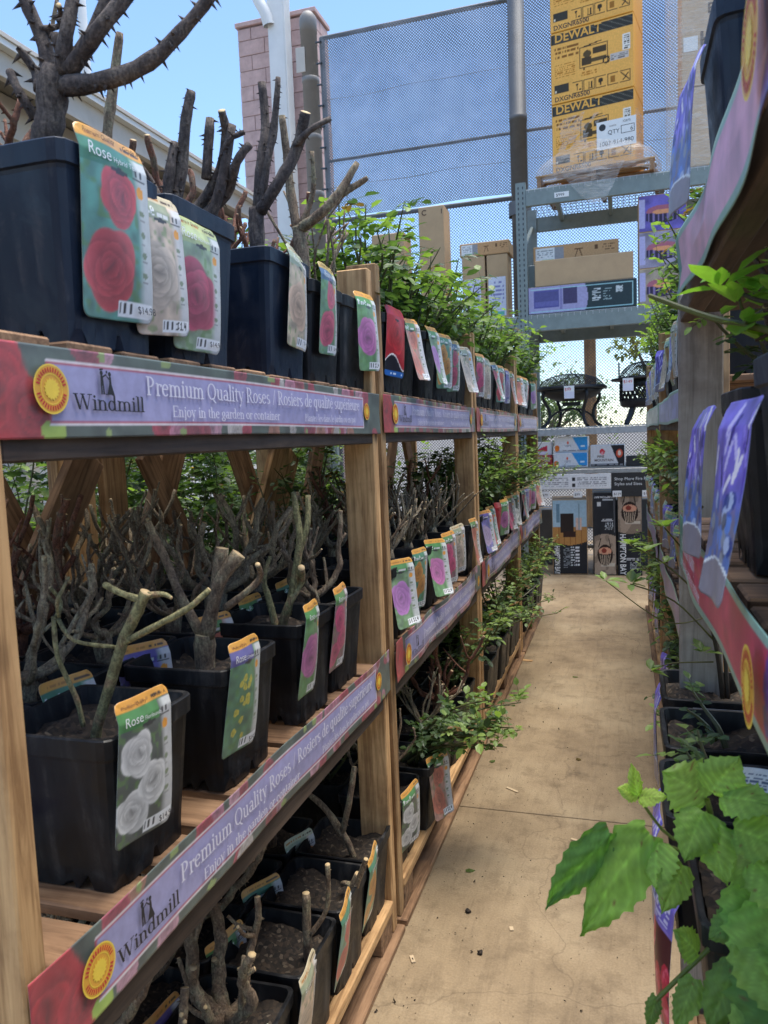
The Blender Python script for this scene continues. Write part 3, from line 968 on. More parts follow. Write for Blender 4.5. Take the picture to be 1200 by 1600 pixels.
# ---- tags
TAGW, TAGH = 0.118, 0.205
def tag_fn(bend, curl, seed):
    r = random.Random(seed)
    b0, b1, b2 = bend, curl * .5, r.uniform(-.004, .004)
    def fn(u, v):
        # rounded corners
        cr = 0.09
        x = (u - .5) * TAGW; z = (v - 1) * TAGH
        hx, hz = TAGW / 2, TAGH / 2
        zc = z + hz
        c = 0.012
        dx = np.maximum(np.abs(x) - (hx - c), 0); dz = np.maximum(np.abs(zc) - (hz - c), 0)
        dd = np.hypot(dx, dz)
        k = np.where((dx > 0) & (dz > 0), np.maximum(dx, dz) / np.maximum(dd, 1e-9), 1.0)
        x = np.sign(x) * np.minimum(np.abs(x), hx - c + dx * k); zc = np.sign(zc) * np.minimum(np.abs(zc), hz - c + dz * k)
        z = zc - hz
        t = 1 - v
        out_ = b0 * t * t * TAGH + b1 * np.sin(u * 3.1416) * TAGW + b2 * np.sin(u * 5 + v * 4)
        out_ = out_ - 0.035 * np.maximum(v - 0.86, 0) * 2.0
        return out_, x, z
    return fn

def tag_print(seed, flower, bgcol, band='#', kind=0, price=True, n=2, strip='E8A01C'):
    g = np.random.default_rng(seed)
    c = Canvas(60, 104, bgcol)
    asp = TAGH / TAGW
    no = c.noise(g, 9, 1)
    c.a = c.a * (0.55 + 1.0 * no)[..., None] + .03
    no2 = c.noise(g, 14, 1)
    c.paint(np.clip((no2 - 0.62) * 6, 0, 1), '5E8A3C', 0.6)
    spots = {1: [(.40, .42, .50)], 2: [(.36, .27, .42), (.5, .66, .32)], 3: [(.24, .22, .30), (.58, .38, .31), (.30, .62, .30)],
             9: [(g.uniform(.08, .62), g.uniform(.08, .68), g.uniform(.05, .075)) for _ in range(13)]}[n]
    for (cu, cv, r_) in spots:
        c.rose(cu, cv, r_, flower, g, asp, 0.5 if n < 9 else 0.8)
    # pale care column
    f = np.clip((c.u - 0.74) * 9, 0, 1)
    c.paint(f * (c.v < 0.92), 'D6D6D4', 0.88)
    for k, vv in enumerate((0.62, 0.5, 0.385, 0.27)):
        c.ell(.85, vv, .05, .018, '7C8A6A')
        c.rect(.8, .9, vv - .042, vv - .034, '8C8C88')
        c.rect(.8, .88, vv - .054, vv - .048, '9C9C98')
    c.ell(.85, .735, .062, .036, 'F0A020')
    # logo: two small dark figures
    c.rect(.79, .82, .82, .86, '202020'); c.rect(.87, .91, .82, .86, '202020'); c.rect(.74, .96, .8, .815, '303030')
    # name band
    c.rect(0, .74, .80, .925, band, .85)
    if price: c.text('Rose', .05, .82, .022, .014, 'F4F4F4'); c.bits(g, .44, .68, .805, .86, 9, 1, 'E6E6E0', 0.8)
    # top strip
    c.rect(0, 1, .925, 1, strip, .9)
    c.bits(g, .08, .6, .935, .98, 22, 1, 'B87818', .6)
    c.bits(g, .66, .95, .935, .98, 12, 1, '4A3008', .7)
    c.ell(.5, .80, .14, .016, '1C1C1C')          # hanging slot
    c.a = c.a * .84 + .055
    if 1:
        c.rect(.46, .97, .025, .115, 'F2F2F0')
        for k in range(9):
            c.rect(.49 + k * .022, .5 + k * .022, .04, .1, '404040')
        if price: c.text('$14', .71, .045, .02, .011, '101010')
    return c

TAGS = {}
def mk_tag(key, *a, **k):
    c = tag_print(*a, price=False, **k)
    TAGS[key + '_big'] = [c.grid('tag', tag_fn(-.10, .05, 1), 'print', back=((-0.0007, 0, 0), 'B9BFB8'))]
    c = tag_print(*a, **k)
    TAGS[key] = [c.grid('tag', tag_fn(b, q, s), 'print', back=((-0.0007, 0, 0), 'B9BFB8')) for b, q, s in ((-.10, .05, 1), (.14, -.06, 2))]
mk_tag('white', 1, 'FDFCF8', '3A443A', '3E8A3A', n=3)
mk_tag('yellow', 2, 'F0E050', '4A7A54', '5A4A9E', n=9)
mk_tag('magenta', 3, 'E27CC0', '5A8A50', '3E8A3A', n=1)
mk_tag('hotpink', 4, 'F0588C', '8A5A64', '3E8A3A', n=3)
mk_tag('coral', 5, 'F08A6A', 'B0806C', '3E8A3A', n=2)
mk_tag('red', 6, 'E85058', '4A8A7A', '2E7A5A', n=2)
mk_tag('cream', 7, 'EED8C0', 'C4AE96', '8A9A7A', n=1, strip='D8C8A0')
mk_tag('splash', 8, 'D85070', '8AA07E', 'BAC88A', n=1, strip='C8D088')
mk_tag('peach', 9, 'EEC8A8', 'B8A68A', '9AB09A', n=1, strip='C8CFB0')
mk_tag('rosered', 10, 'F06482', '5A8A64', '4A6A9A', n=2, strip='D8B860')
mk_tag('orange', 11, 'F5A63C', '4A8A68', '2E7A5A', n=3)
mk_tag('lilac', 12, 'D088D4', '6A8A60', '3E8A3A', n=1)
mk_tag('climber', 13, 'C8B0D8', '6A62A8', '5A4A9E', n=1)
def knock_tag():
    """dark-footed tag of the second rack: big red photo, white curve, black foot, blue guarantee strip"""
    g = np.random.default_rng(21)
    c = Canvas(46, 80, 'B02A30')
    c.rose(.5, .6, .5, 'D8383C', g, TAGH / TAGW, 0.5)
    c.paint(c.v < (.22 + .1 * np.sin(c.u * 5)), 'F0E6DC')
    c.paint(c.v < (.2 + .1 * np.sin(c.u * 5)), '26242A')
    c.rect(0, 1, 0, .08, '2E6EB8'); c.bits(g, .1, .9, .015, .065, 12, 1, 'E8F0F8')
    c.ell(.5, .80, .14, .016, '1C1C1C')
    return c
TAGS['landscape'] = [knock_tag().grid('tag', tag_fn(-.1, .05, 4), 'print', back=((-0.0007, 0, 0), 'B9BFB8'))] * 2

WORDS = {'white': 'white bloom', 'yellow': 'yellow bloom', 'magenta': 'mauve bloom', 'hotpink': 'hot pink', 'coral': 'coral bloom', 'red': 'red bloom', 'cream': 'cream bloom', 'splash': 'splashed pink',
         'peach': 'peach bloom', 'rosered': 'rose red', 'orange': 'orange bloom', 'lilac': 'lilac bloom', 'climber': 'violet banded', 'landscape': 'dark footed'}
ORD = ['first', 'second', 'third', 'fourth', 'fifth', 'sixth', 'seventh', 'eighth', 'ninth']

def potted(x, y, z, label, group, plant, tagkey=None, side=1, yaw=None, tagdy=0.0, tagz=0.0, potme=None, name='potted_rose', cat='potted plant', prot=None, pname=None, tagscale=1.0, tagrot=None, tagx=0.0, soil=True, tilt=(0, 0), variety=None):
    """one nursery pot with its plant and tag. side=+1 tag faces the aisle from the left racks, -1 from the right ones"""
    t = thing(name, label, cat, (x, y, z), 0, group)
    if yaw is None: yaw = random.uniform(-.06, .06)
    t.rotation_euler = (tilt[0], tilt[1], yaw)
    obj('pot', potme or POT, t)
    if soil: obj('soil', random.choice(SOIL), t)
    if plant is not None:
        obj(pname or ('foliage' if plant.name.startswith('foliage') else 'canes'), plant, t, rot=(0, 0, (random.uniform(0, 6.28) if prot is None else prot) - (yaw if prot is not None else 0)))
    if tagkey:
        me = random.choice(TAGS[tagkey + ('_big' if variety else '')])
        ry = random.uniform(-.1, .02) if tagrot is None else tagrot[1]
        rz = side * random.uniform(-.38, -.02) if tagrot is None else tagrot[0]
        rx = random.uniform(-.07, .07)
        o = obj('tag', me, t, (side * (0.118 + tagx), side * (-0.035 + tagdy), 0.250 + tagz), (rx, ry, rz + (0 if side > 0 else math.pi)), tagscale)
        if variety:
            fn = tag_fn(-.10, .05, 1)
            for tx, u, v, sz, mt in (('Rose', .05, .832, .019, 'white_print'), (variety, .40, .834, .0085, 'white_print'), ('$14.98', .70, .05, .0125, 'black_print'), ('Premium Quality', .06, .945, .0075, 'brown_print'), ('Grade A', .66, .945, .0085, 'black_print')):
                um = u + .12
                ox = max(float(fn(np.array(q), np.array(vv))[0]) for q in (u, u + .08, um, u + .18, min(u + .28, 1)) for vv in (v, v + .06))
                obj('lettering', sans(tx, sz, mt), o, (ox + .0016, (u - .5) * TAGW, (v - 1) * TAGH), FACE_PX)
    return t

# ------------------------------------------------------------------ banners
def banner_print(seed, L, H, wrap):
    g = np.random.default_rng(seed)
    w, h = 380, 40
    c = Canvas(w, h, '4C5A50')
    asp = H / L
    no = c.noise(g, 50, 1)
    c.a *= (0.45 + 1.0 * no)[..., None]
    cols = ['C84A62', 'D88AA2', 'C03A50', 'DFA6B8', 'B04858', 'D8CFC8', 'C88A72']
    for k in range(46):
        u = g.uniform(.1, 1); v = g.choice([g.uniform(-.05, .18), g.uniform(.82, 1.05)])
        c.rose(u, v, g.uniform(.012, .026), cols[g.integers(7)], g, asp, .5)
    for k in range(9):
        c.ell(g.uniform(.1, 1), g.choice([.05, .95]), g.uniform(.004, .01), g.uniform(.04, .08), '8CA05A')
    # the big red roses at the near end
    c.rect(0, .04, 0, 1, 'B81E28')
    c.rose(.02, .55, .055, 'D82A34', g, asp, .45)
    c.rose(.06, .3, .035, 'CC2836', g, asp, .45)
    c.ell(.082, .08, .015, .12, 'A6C24C')
    # lavender label with a pale and a red line round it
    c.rect(.077, .903, .13, .87, 'F0E8EA')
    c.rect(.0785, .9015, .155, .845, 'B84A62')
    c.rect(.08, .90, .18, .82, 'ABA8D2')
    no = c.noise(g, 30, 1)
    c.paint((c.u > .08) & (c.u < .90) & (c.v > .18) & (c.v < .82), '9C98C6', 0.4)
    c.a = c.a * .8 + .07
    return c

def seal(parent, loc, rad, rot):
    """round PREMIUM QUALITY seal with a little sun"""
    mb = MB()
    def disc(r0, r1, z, mi, n=32, wob=0):
        vs = []
        for k in range(n):
            a = 2 * math.pi * k / n
            w = 1 + wob * (k % 2)
            vs += [(r0 * math.cos(a), r0 * math.sin(a), z), (r1 * w * math.cos(a), r1 * w * math.sin(a), z)]
        fs = [(2 * k, 2 * k + 1, (2 * k + 3) % (2 * n), (2 * k + 2) % (2 * n)) for k in range(n)]
        mb.add(vs, fs, mi)
    disc(rad * .93, rad, 0.0009, 1)
    disc(0.0001, rad * .93, 0.0007, 0)
    disc(rad * .58, rad * .62, 0.0011, 1)
    disc(0.0001, rad * .36, 0.0013, 1, 32, .28)
    # letters round the rim as short radial strokes
    for k in range(34):
        a = 2 * math.pi * (k + .5) / 34
        if k in (0, 16, 17, 33): continue
        ca, sa = math.cos(a), math.sin(a)
        q = lambda r_, t_: (r_ * ca - t_ * sa, r_ * sa + t_ * ca, 0.0012)
        w = rad * .035
        mb.add([q(rad * .67, -w), q(rad * .86, -w), q(rad * .86, w), q(rad * .67, w)], [(0, 1, 2, 3)], 2)
    return obj('seal', mb.me('seal', ['gold_print', 'yellow_print', 'red_print']), parent, loc, rot)

def figures(parent, loc, s, rot):
    """the two little dark figures of the emblem"""
    mb = MB()
    def blob(cx, cy, rx, ry, z, n=12):
        mb.add([(cx + rx * math.cos(2 * math.pi * k / n), cy + ry * math.sin(2 * math.pi * k / n), z) for k in range(n)], [tuple(range(n))])
    def poly(p, z): mb.add([(a, b_, z) for a, b_ in p], [tuple(range(len(p)))])
    blob(.2, .86, .1, .11, .0010 / s); poly([(.08, .96), (.32, .99), (.3, 1.06), (.1, 1.03)], .0011 / s)
    poly([(.1, .35), (.32, .35), (.28, .76), (.13, .76)], .0012 / s); poly([(.1, 0), (.2, 0), (.21, .36), (.11, .36)], .0013 / s); poly([(.23, 0), (.34, 0), (.31, .36), (.22, .36)], .0014 / s)
    poly([(.27, .68), (.5, .78), (.49, .86), (.26, .75)], .0015 / s)
    blob(.72, .84, .1, .1, .0010 / s); poly([(.5, .0), (.98, .0), (.8, .45), (.66, .45)], .0011 / s); poly([(.65, .44), (.81, .44), (.79, .74), (.66, .74)], .0012 / s)
    poly([(.67, .66), (.5, .8), (.5, .72), (.66, .58)], .0013 / s); blob(.52, .92, .06, .06, .0014 / s); poly([(.35, .0), (.5, .0), (.5, .03), (.35, .03)], .0015 / s)
    return obj('emblem', mb.me('emblem', 'black_print'), parent, loc, rot, s)

_ban = {}
def add_banner(rack, L, z0, z1, seed, label, wav=0.003, lettering=True):
    H = z1 - z0
    c = banner_print(seed, L, H, True)
    ph = seed * 1.7
    wf = lambda u: wav * np.sin(u * 9 + ph) + wav * 0.6 * np.sin(u * 23 + ph * 2)
    zf = lambda u: wav * 0.9 * np.sin(u * 6 + ph)
    def fn(u, v):
        y = u * L
        wo = wf(u) * (0.4 + np.abs(v - .5))
        return 0.0035 + wav * 1.2 + wo, y, z0 + v * H + zf(u)
    b_ = obj('banner', c.grid('banner', fn, 'print', back=((-0.0006, 0, 0), '8A8478')), rack)
    b_['label'] = label
    if lettering:
        xo = 0.0045 + wav * 2.6
        def put(me, u, v, nm='lettering'):
            return obj(nm, me, b_, (xo, u * L, z0 + v * H + float(zf(u + .2)) * .5), FACE_PX)
        m1, w1 = serif('Premium Quality Roses / Rosiers de qualité supérieure', H * .33, 'lilac_print', L * .66)
        put(m1, .215, .53)
        m2, w2 = serif('Enjoy in the garden or container', H * .21, 'lilac_print', L * .27)
        put(m2, .26, .255)
        m3, w3 = serif('Plantez-les dans le jardin ou en pot', H * .19, 'lilac_print', L * .23)
        put(m3, .62, .26)
        m4, w4 = serif('Windmill', H * .25, 'black_print', L * .105)
        put(m4, .105, .31)
        figures(b_, (xo, .14 * L, z0 + .5 * H), H * .29, FACE_PX)
        seal(b_, (xo, .078 * L, z0 + .52 * H), H * .27, FACE_PX)
        seal(b_, (xo, .915 * L, z0 + .52 * H), H * .2, FACE_PX)
    return b_

# ------------------------------------------------------------------ left wooden racks
FX = -0.655
def wooden_rack(y0, y1, label, side=1, fx=FX, decks=((1.60, 1), (0.845, 1)), depth=1.1, top=1.94, slats=True, group=None, postmat='wood_z', railmat='wood_shaded_y', deckmat='wood_dark_x', raildrop=0.15):
    """timber display rack: corner posts, rails, slatted decks, rear braces, pallet base. side=+1: aisle on its +X side"""
    t = thing('wooden_rack', label, 'rack', (fx, y0, 0), 0, group)
    s = side
    def bd(name, a0, a1, b0, b1, c0, c1, mat):    # a: distance behind the front plane
        return board(name, fx - s * a0, fx - s * a1, b0, b1, c0, c1, mat, t)
    zt = top
    for yy in (y0, y1 - 0.038):
        bd('post', 0, 0.089, yy, yy + 0.038, 0.021, zt + random.uniform(-.02, .02), postmat)
        bd('post', depth - 0.089, depth, yy, yy + 0.038, 0.021, zt, 'wood_z')
    for dz, _ in decks:
        bd('front_rail', 0.0025, 0.038, y0 + 0.0385, y1 - 0.0385, dz - raildrop, dz - 0.0215, railmat)  # default rail colour has the under-shelf shade painted in
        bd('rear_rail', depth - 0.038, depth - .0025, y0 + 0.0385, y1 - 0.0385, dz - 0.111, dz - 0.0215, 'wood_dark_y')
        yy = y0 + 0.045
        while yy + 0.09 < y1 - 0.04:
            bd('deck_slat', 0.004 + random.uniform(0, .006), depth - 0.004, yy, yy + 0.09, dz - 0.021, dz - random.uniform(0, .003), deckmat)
            yy += 0.118
    # rear braces leaning out from the top
    zt2 = decks[0][0] - 0.112
    for yy, dy in ((y0 + 0.05, 0.42), (y1 - 0.05, -0.42)):
        L = 0.75
        an = math.atan2(dy, L)
        me = box_me(0.03, 0.14, math.hypot(dy, L) , 'wood_dark_z', 0.003)
        ang = -an
        obj('brace', me, t, (-s * (depth - 0.12), yy + dy * .55 - y0, zt2 - 0.36), (-an if False else an * -1, 0, 0))
    # pallet base
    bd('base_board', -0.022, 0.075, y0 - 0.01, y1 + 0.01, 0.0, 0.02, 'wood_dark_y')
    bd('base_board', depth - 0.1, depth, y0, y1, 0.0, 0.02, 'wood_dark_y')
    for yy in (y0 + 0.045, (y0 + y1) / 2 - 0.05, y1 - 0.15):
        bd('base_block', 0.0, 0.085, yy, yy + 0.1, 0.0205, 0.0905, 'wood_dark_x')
    bd('base_rail', -0.003, 0.03, y0 + 0.0385, y1 - 0.0385, 0.091, 0.122, 'wood_y')
    yy = y0 + 0.045
    while yy + 0.1 < y1 - 0.04:
        bd('deck_slat', 0.032, depth - 0.004, yy, yy + 0.1, 0.10, 0.12, 'wood_x')
        yy += 0.13
    return t

RK = [(0.652, 2.06), (2.10, 3.53), (3.57, 5.02), (5.06, 6.32)]
RN = ['nearest', 'second', 'third', 'farthest']
racks = []
for i, (a, b_) in enumerate(RK):
    rk = wooden_rack(a, b_, ['nearest timber rose rack on the left, bare canes on all its shelves', 'second timber rack on the left, leafy roses on top and orange tag below', 'third timber rack on the left, leafy on its top and middle shelves',
                             'farthest timber rack on the left, ending in front of the steel rack'][i], group='timber racks left of the aisle')
    racks.append(rk)
    L = b_ - a
    add_banner(rk, L, 1.478, 1.588, 3 + i, 'lavender rose banner along the top shelf', wav=0.002)
    add_banner(rk, L, 0.742, 0.862, 11 + i, 'lavender rose banner along the middle shelf', wav=0.003 if i == 0 else 0.007)

# the broad rear boards seen under the top shelf
def rear_board(rk, nm, yt, yb, w, x, zt=1.452, zb=.9, mat='wood_dark_z'):
    L = math.hypot(yt - yb, zt - zb)
    o = obj(nm, box_me(.03, w, L, mat, .003), rk, (x - rk.location.x, (yt + yb) / 2 - rk.location.y, (zt + zb) / 2), (-math.atan2(yt - yb, zt - zb), 0, 0))
    return o
rear_board(racks[0], 'brace', 1.93, 1.52, .13, -1.52)
rear_board(racks[0], 'rear_board', 2.0, 2.0, .11, -1.66, zb=.1, mat='wood_z')
rear_board(racks[1], 'rear_board', 2.22, 2.22, .12, -1.66, zb=.1, mat='wood_z')
rear_board(racks[1], 'brace', 2.33, 2.68, .10, -1.60)
rear_board(racks[1], 'brace', 3.42, 3.02, .26, -1.55, mat='wood_z')
rear_board(racks[2], 'brace', 4.6, 4.2, .22, -1.55, mat='wood_z')

# ------------------------------------------------------------------ hero roses of the nearest rack
HERO = {
    'top1': [
         [(-.766,.93,1.881,.0197),(-.754,.93,1.917,.0195),(-.746,.93,1.958,.0212),(-.737,.93,1.986,.0176)],
         [(-.75,.93,1.963,.0132),(-.758,.93,2.019,.0106),(-.776,.93,2.081,.0079),(-.786,.93,2.133,.007)],
         [(-.759,.93,2.04,.0044),(-.737,.93,2.049,.0035),(-.716,.93,2.057,.0035)],
         [(-.727,.93,1.976,.0123),(-.708,.93,2.018,.0096),(-.695,.93,2.098,.0077)],
         [(-.719,.93,1.979,.0122),(-.679,.93,2.021,.0103),(-.649,.93,2.08,.0085)],
         [(-.716,.93,1.978,.0122),(-.655,.93,2.013,.0103),(-.608,.93,2.068,.0084)],
         [(-.727,.93,1.959,.014),(-.66,.93,1.952,.0121),(-.594,.93,1.969,.0101),(-.537,.93,2.014,.0083),(-.501,.93,2.046,.0073)],
         [(-.727,.93,1.989,.007),(-.729,.93,2.026,.0052)],
         [(-.767,.93,1.962,.008),(-.782,.93,1.994,.0062),(-.797,.93,2.022,.0045)],
         [(-.778,.93,1.925,.0063),(-.789,.93,1.957,.0063),(-.804,.93,1.987,.0054)],
    ],
    'top1b': [
         [(-.896,1.25,2.012,.0094),(-.881,1.25,2.076,.0093),(-.865,1.25,2.14,.0081),(-.85,1.25,2.201,.0069)],
         [(-1.025,1.25,2.076,.0048),(-.999,1.25,2.197,.0035),(-.975,1.25,2.292,.0035)],
    ],
    'top2': [
         [(-.724,1.22,1.799,.0179),(-.731,1.22,1.835,.0179),(-.736,1.22,1.854,.0168)],
         [(-.754,1.22,1.851,.0123),(-.735,1.22,1.946,.0111),(-.718,1.22,2.018,.0088),(-.703,1.22,2.07,.0076)],
         [(-.723,1.22,1.85,.01),(-.668,1.22,1.916,.0088),(-.64,1.22,1.98,.0076),(-.631,1.22,2.015,.0065)],
         [(-.711,1.22,1.844,.01),(-.652,1.22,1.892,.0088),(-.616,1.22,1.935,.0076),(-.593,1.22,1.962,.0064)],
         [(-.689,1.22,1.831,.01),(-.652,1.22,1.892,.0088),(-.624,1.22,1.998,.0076)],
         [(-.763,1.22,1.863,.0067),(-.789,1.22,1.921,.0056),(-.805,1.22,1.961,.0045)],
         [(-.759,1.22,1.857,.009),(-.746,1.22,1.926,.0089),(-.738,1.22,1.987,.0078)],
         [(-.678,1.22,1.917,.0077),(-.664,1.22,2.015,.0076)],
         [(-.648,1.22,1.944,.0054),(-.626,1.22,1.97,.0043),(-.601,1.22,1.983,.0043)],
    ],
    'top4': [
         [(-.74,1.53,1.857,.0164),(-.738,1.53,1.913,.0163),(-.736,1.53,1.959,.0149)],
         [(-.734,1.53,1.952,.0122),(-.716,1.53,2.054,.0107),(-.713,1.53,2.13,.0094),(-.715,1.53,2.215,.008)],
         [(-.725,1.53,1.957,.0108),(-.702,1.53,2.039,.008),(-.686,1.53,2.114,.008),(-.669,1.53,2.21,.0053)],
         [(-.728,1.53,1.951,.0135),(-.675,1.53,2.003,.012),(-.639,1.53,2.068,.0119),(-.607,1.53,2.127,.0105)],
         [(-.639,1.53,2.071,.0079),(-.598,1.53,2.09,.0066),(-.558,1.53,2.111,.0052)],
    ],
    'top5': [
         [(-.716,1.72,1.897,.0166),(-.72,1.72,1.934,.0165),(-.722,1.72,1.964,.015)],
         [(-.719,1.72,1.959,.0135),(-.666,1.72,1.979,.0119),(-.616,1.72,2.023,.0103),(-.574,1.72,2.092,.0073)],
         [(-.613,1.72,2.024,.0088),(-.581,1.72,2.042,.0073),(-.551,1.72,2.057,.0058)],
         [(-.725,1.72,1.96,.0105),(-.74,1.72,2.046,.0105),(-.742,1.72,2.133,.009),(-.742,1.72,2.212,.0074)],
         [(-.715,1.72,1.967,.0075),(-.682,1.72,2.039,.0059),(-.672,1.72,2.123,.0044)],
    ],
    'mid1': [
         [(-.756,.93,1.041,.0077),(-.735,.93,1.092,.0076),(-.7,.93,1.176,.0084),(-.675,.93,1.219,.0083),(-.652,.93,1.257,.0082)],
         [(-.66,.93,1.245,.0055),(-.688,.93,1.256,.0046),(-.718,.93,1.268,.0046)],
         [(-.655,.93,1.252,.0055),(-.635,.93,1.251,.0036),(-.616,.93,1.248,.0027)],
         [(-.693,.93,1.183,.0056),(-.633,.93,1.211,.0046),(-.584,.93,1.236,.0045),(-.556,.93,1.261,.0036)],
         [(-.778,.93,1.049,.0038),(-.786,.93,1.093,.0038),(-.802,.93,1.161,.0038),(-.811,.93,1.218,.0038)],
         [(-.809,.93,1.215,.0038),(-.766,.93,1.187,.0028),(-.709,.93,1.175,.0028)],
         [(-.811,.93,1.215,.0038),(-.816,.93,1.234,.0029),(-.822,.93,1.26,.0029)],
         [(-.806,.93,1.215,.0029),(-.794,.93,1.244,.0029),(-.786,.93,1.276,.0019)],
    ],
    'mid2': [
         [(-.759,1.25,1.005,.0182),(-.758,1.25,1.061,.0193),(-.754,1.25,1.11,.0193)],
         [(-.748,1.25,1.104,.012),(-.715,1.25,1.203,.0119),(-.675,1.25,1.262,.0141)],
         [(-.754,1.25,1.11,.012),(-.729,1.25,1.184,.0107),(-.708,1.25,1.273,.0118)],
         [(-.763,1.25,1.11,.0096),(-.803,1.25,1.195,.0085),(-.829,1.25,1.262,.0073),(-.852,1.25,1.323,.0061)],
         [(-.708,1.25,1.161,.0071),(-.663,1.25,1.192,.0059),(-.639,1.25,1.218,.0058),(-.628,1.25,1.246,.0046)],
    ],
    'mid3': [
         [(-.754,1.58,1.026,.0162),(-.756,1.58,1.048,.0162)],
         [(-.766,1.58,1.037,.0088),(-.784,1.58,1.107,.0074),(-.788,1.58,1.152,.0059),(-.775,1.58,1.204,.0044)],
         [(-.753,1.58,1.038,.0103),(-.725,1.58,1.101,.0088),(-.706,1.58,1.143,.0087),(-.688,1.58,1.183,.0087)],
         [(-.735,1.58,1.071,.0073),(-.694,1.58,1.234,.0086),(-.703,1.58,1.306,.0072),(-.712,1.58,1.35,.0057)],
         [(-.704,1.58,1.205,.0072),(-.677,1.58,1.277,.0072),(-.679,1.58,1.342,.0057)],
    ],
    'bot1': [
         [(-.683,1.48,.309,.01),(-.683,1.48,.37,.01),(-.68,1.48,.468,.0085)],
         [(-.675,1.48,.371,.0057),(-.633,1.48,.438,.0056),(-.619,1.48,.551,.0056)],
    ],
    'bot2': [
         [(-.674,1.72,.29,.0113),(-.658,1.72,.343,.0113),(-.644,1.72,.379,.0096)],
         [(-.658,1.72,.343,.0081),(-.68,1.72,.349,.0065),(-.694,1.72,.337,.0065)],
         [(-.653,1.72,.344,.0081),(-.622,1.72,.416,.0064),(-.617,1.72,.43,.0064)],
    ],
    'bot3': [
         [(-.711,1.9,.275,.0089),(-.736,1.9,.347,.0089),(-.763,1.9,.39,.0107),(-.807,1.9,.45,.0089),(-.873,1.9,.495,.0072)],
         [(-.754,1.9,.382,.0089),(-.725,1.9,.477,.0088),(-.713,1.9,.57,.007)],
    ],
}
GRP = 'roses on the left racks'
DK, MK, BK = 1.60, 0.845, 0.122
def lab(look, k, row, shelf, rk): return f"{look}, {ORD[k]} pot, {row} row, {shelf} shelf, {RN[rk]} left rack"

def hero(x, y, z, key, k, shelf, look, tagkey, mats, potme=POT, tagdy=0.0, thorns=75, tl=0.008, seed=1, tagrot=None, trunk0=True, tagz=0.0, rk=0, variety='Floribunda', tagscale=1.0):
    me = hero_canes(HERO[key], (x, y, z), z + 0.19, thorns, tl, mats, seed, trunk0)
    return potted(x, y, z, lab(look, k, 'front', shelf, rk), GRP, me, tagkey, prot=0.0, yaw=0.0, potme=potme, tagdy=tagdy, tagrot=tagrot, tagz=tagz, variety=variety, tagscale=tagscale)

p1_ = hero(-0.765, 0.935, DK, 'top1', 0, 'top', 'thick thorny rose trunk with red tag', 'red', ('bark_dark', 'cut_end'), POT_TALL, .02, 150, 0.011, 1, (-.05, -.03), tagz=.03, variety='Hybrid Tea', tagscale=1.18)
obj('tag', TAGS['cream'][0], p1_, (.112, .085, .235), (.06, -.05, -.1))
hero(-0.765, 1.175, DK, 'top2', 1, 'top', 'many-caned thorny rose, splashed pink tag', 'splash', ('bark_dark', 'cut_end'), POT_TALL, -.01, 130, 0.009, 2, (-.1, -.03), tagz=-.03)
hero(-0.768, 1.525, DK, 'top4', 2, 'top', 'tall dark twin-caned rose with peach tag', 'peach', ('bark_dark', 'cut_end'), POT_TALL, .05, 130, 0.008, 3, (.1, -.05), tagz=.015)
hero(-0.768, 1.742, DK, 'top5', 3, 'top', 'forked leaning rose with rose-red tag', 'rosered', ('bark_grey', 'cut_end'), POT, .01, 110, 0.007, 4, (.05, -.03), tagz=.02)
potted(-0.765, 1.950, DK, lab('thin-caned rose with mauve tag', 4, 'front', 'top', 0), GRP, twiggy_rose(31, 7, 0.3, mat='bark_grey'), 'magenta', prot=1.0, tagdy=.06)
# the loose second tag hung between the first two pots is part of the second-row rose behind them
potted(-0.99, 1.25, DK, lab('slim pale cane behind the cream tag', 0, 'second', 'top', 0), GRP, hero_canes(HERO['top1b'], (-0.99, 1.25, DK), DK + .19, 30, 0.006, ('bark_grey', 'cut_end'), 5, False), None, prot=0.0, yaw=0)

hero(-0.765, 0.940, MK, 'mid1', 0, 'middle', 'green-stemmed rose with white-bloom tag', 'white', ('bark_green', 'cut_end'), POT, .0, 0, 0.004, 6, (-.06, -.04), tagz=.022)
hero(-0.765, 1.255, MK, 'mid2', 1, 'middle', 'stout sawn rose stump, yellow tag', 'yellow', ('bark_grey', 'cut_end'), POT, -.007, 25, 0.006, 7, (.0, .02), tagz=.02, variety='Climber')
hero(-0.765, 1.580, MK, 'mid3', 2, 'middle', 'mossy forked rose with mauve tag', 'magenta', ('bark_green', 'cut_end'), POT, -.02, 45, 0.006, 8, (.12, .02), tagz=.02)
potted(-0.768, 1.80, MK, lab('greyish rose with hot pink tag', 3, 'front', 'middle', 0), GRP, bare_rose(55, 5, 0.26, 0.007, .45), 'hotpink', prot=.4, tagdy=-.05, tagrot=(.1, .02), tagz=.02, variety='Floribunda')
o = potted(-0.80, 1.965, MK, lab('half-hidden rose with coral tag on edge', 4, 'front', 'middle', 0), GRP, None, 'coral', prot=.4, tagdy=.06, tagrot=(-1.0, .1), tagz=.03, yaw=0) if False else None
hero(-0.755, 1.475, BK, 'bot1', 2, 'bottom', 'sawn-off rose stub with pale tag', 'cream', ('bark_grey', 'cut_end'), POT, -.05, 15, 0.005, 9, (.1, .05))
hero(-0.755, 1.705, BK, 'bot2', 3, 'bottom', 'low knobbly rose stump with red tag', 'red', ('bark_grey', 'cut_end'), POT, -.05, 15, 0.005, 10, (.12, .05))
hero(-0.760, 1.930, BK, 'bot3', 4, 'bottom', 'long crooked grey cane with orange tag', 'orange', ('bark_grey', 'cut_end'), POT, -.05, 15, 0.005, 11, (.1, .05))
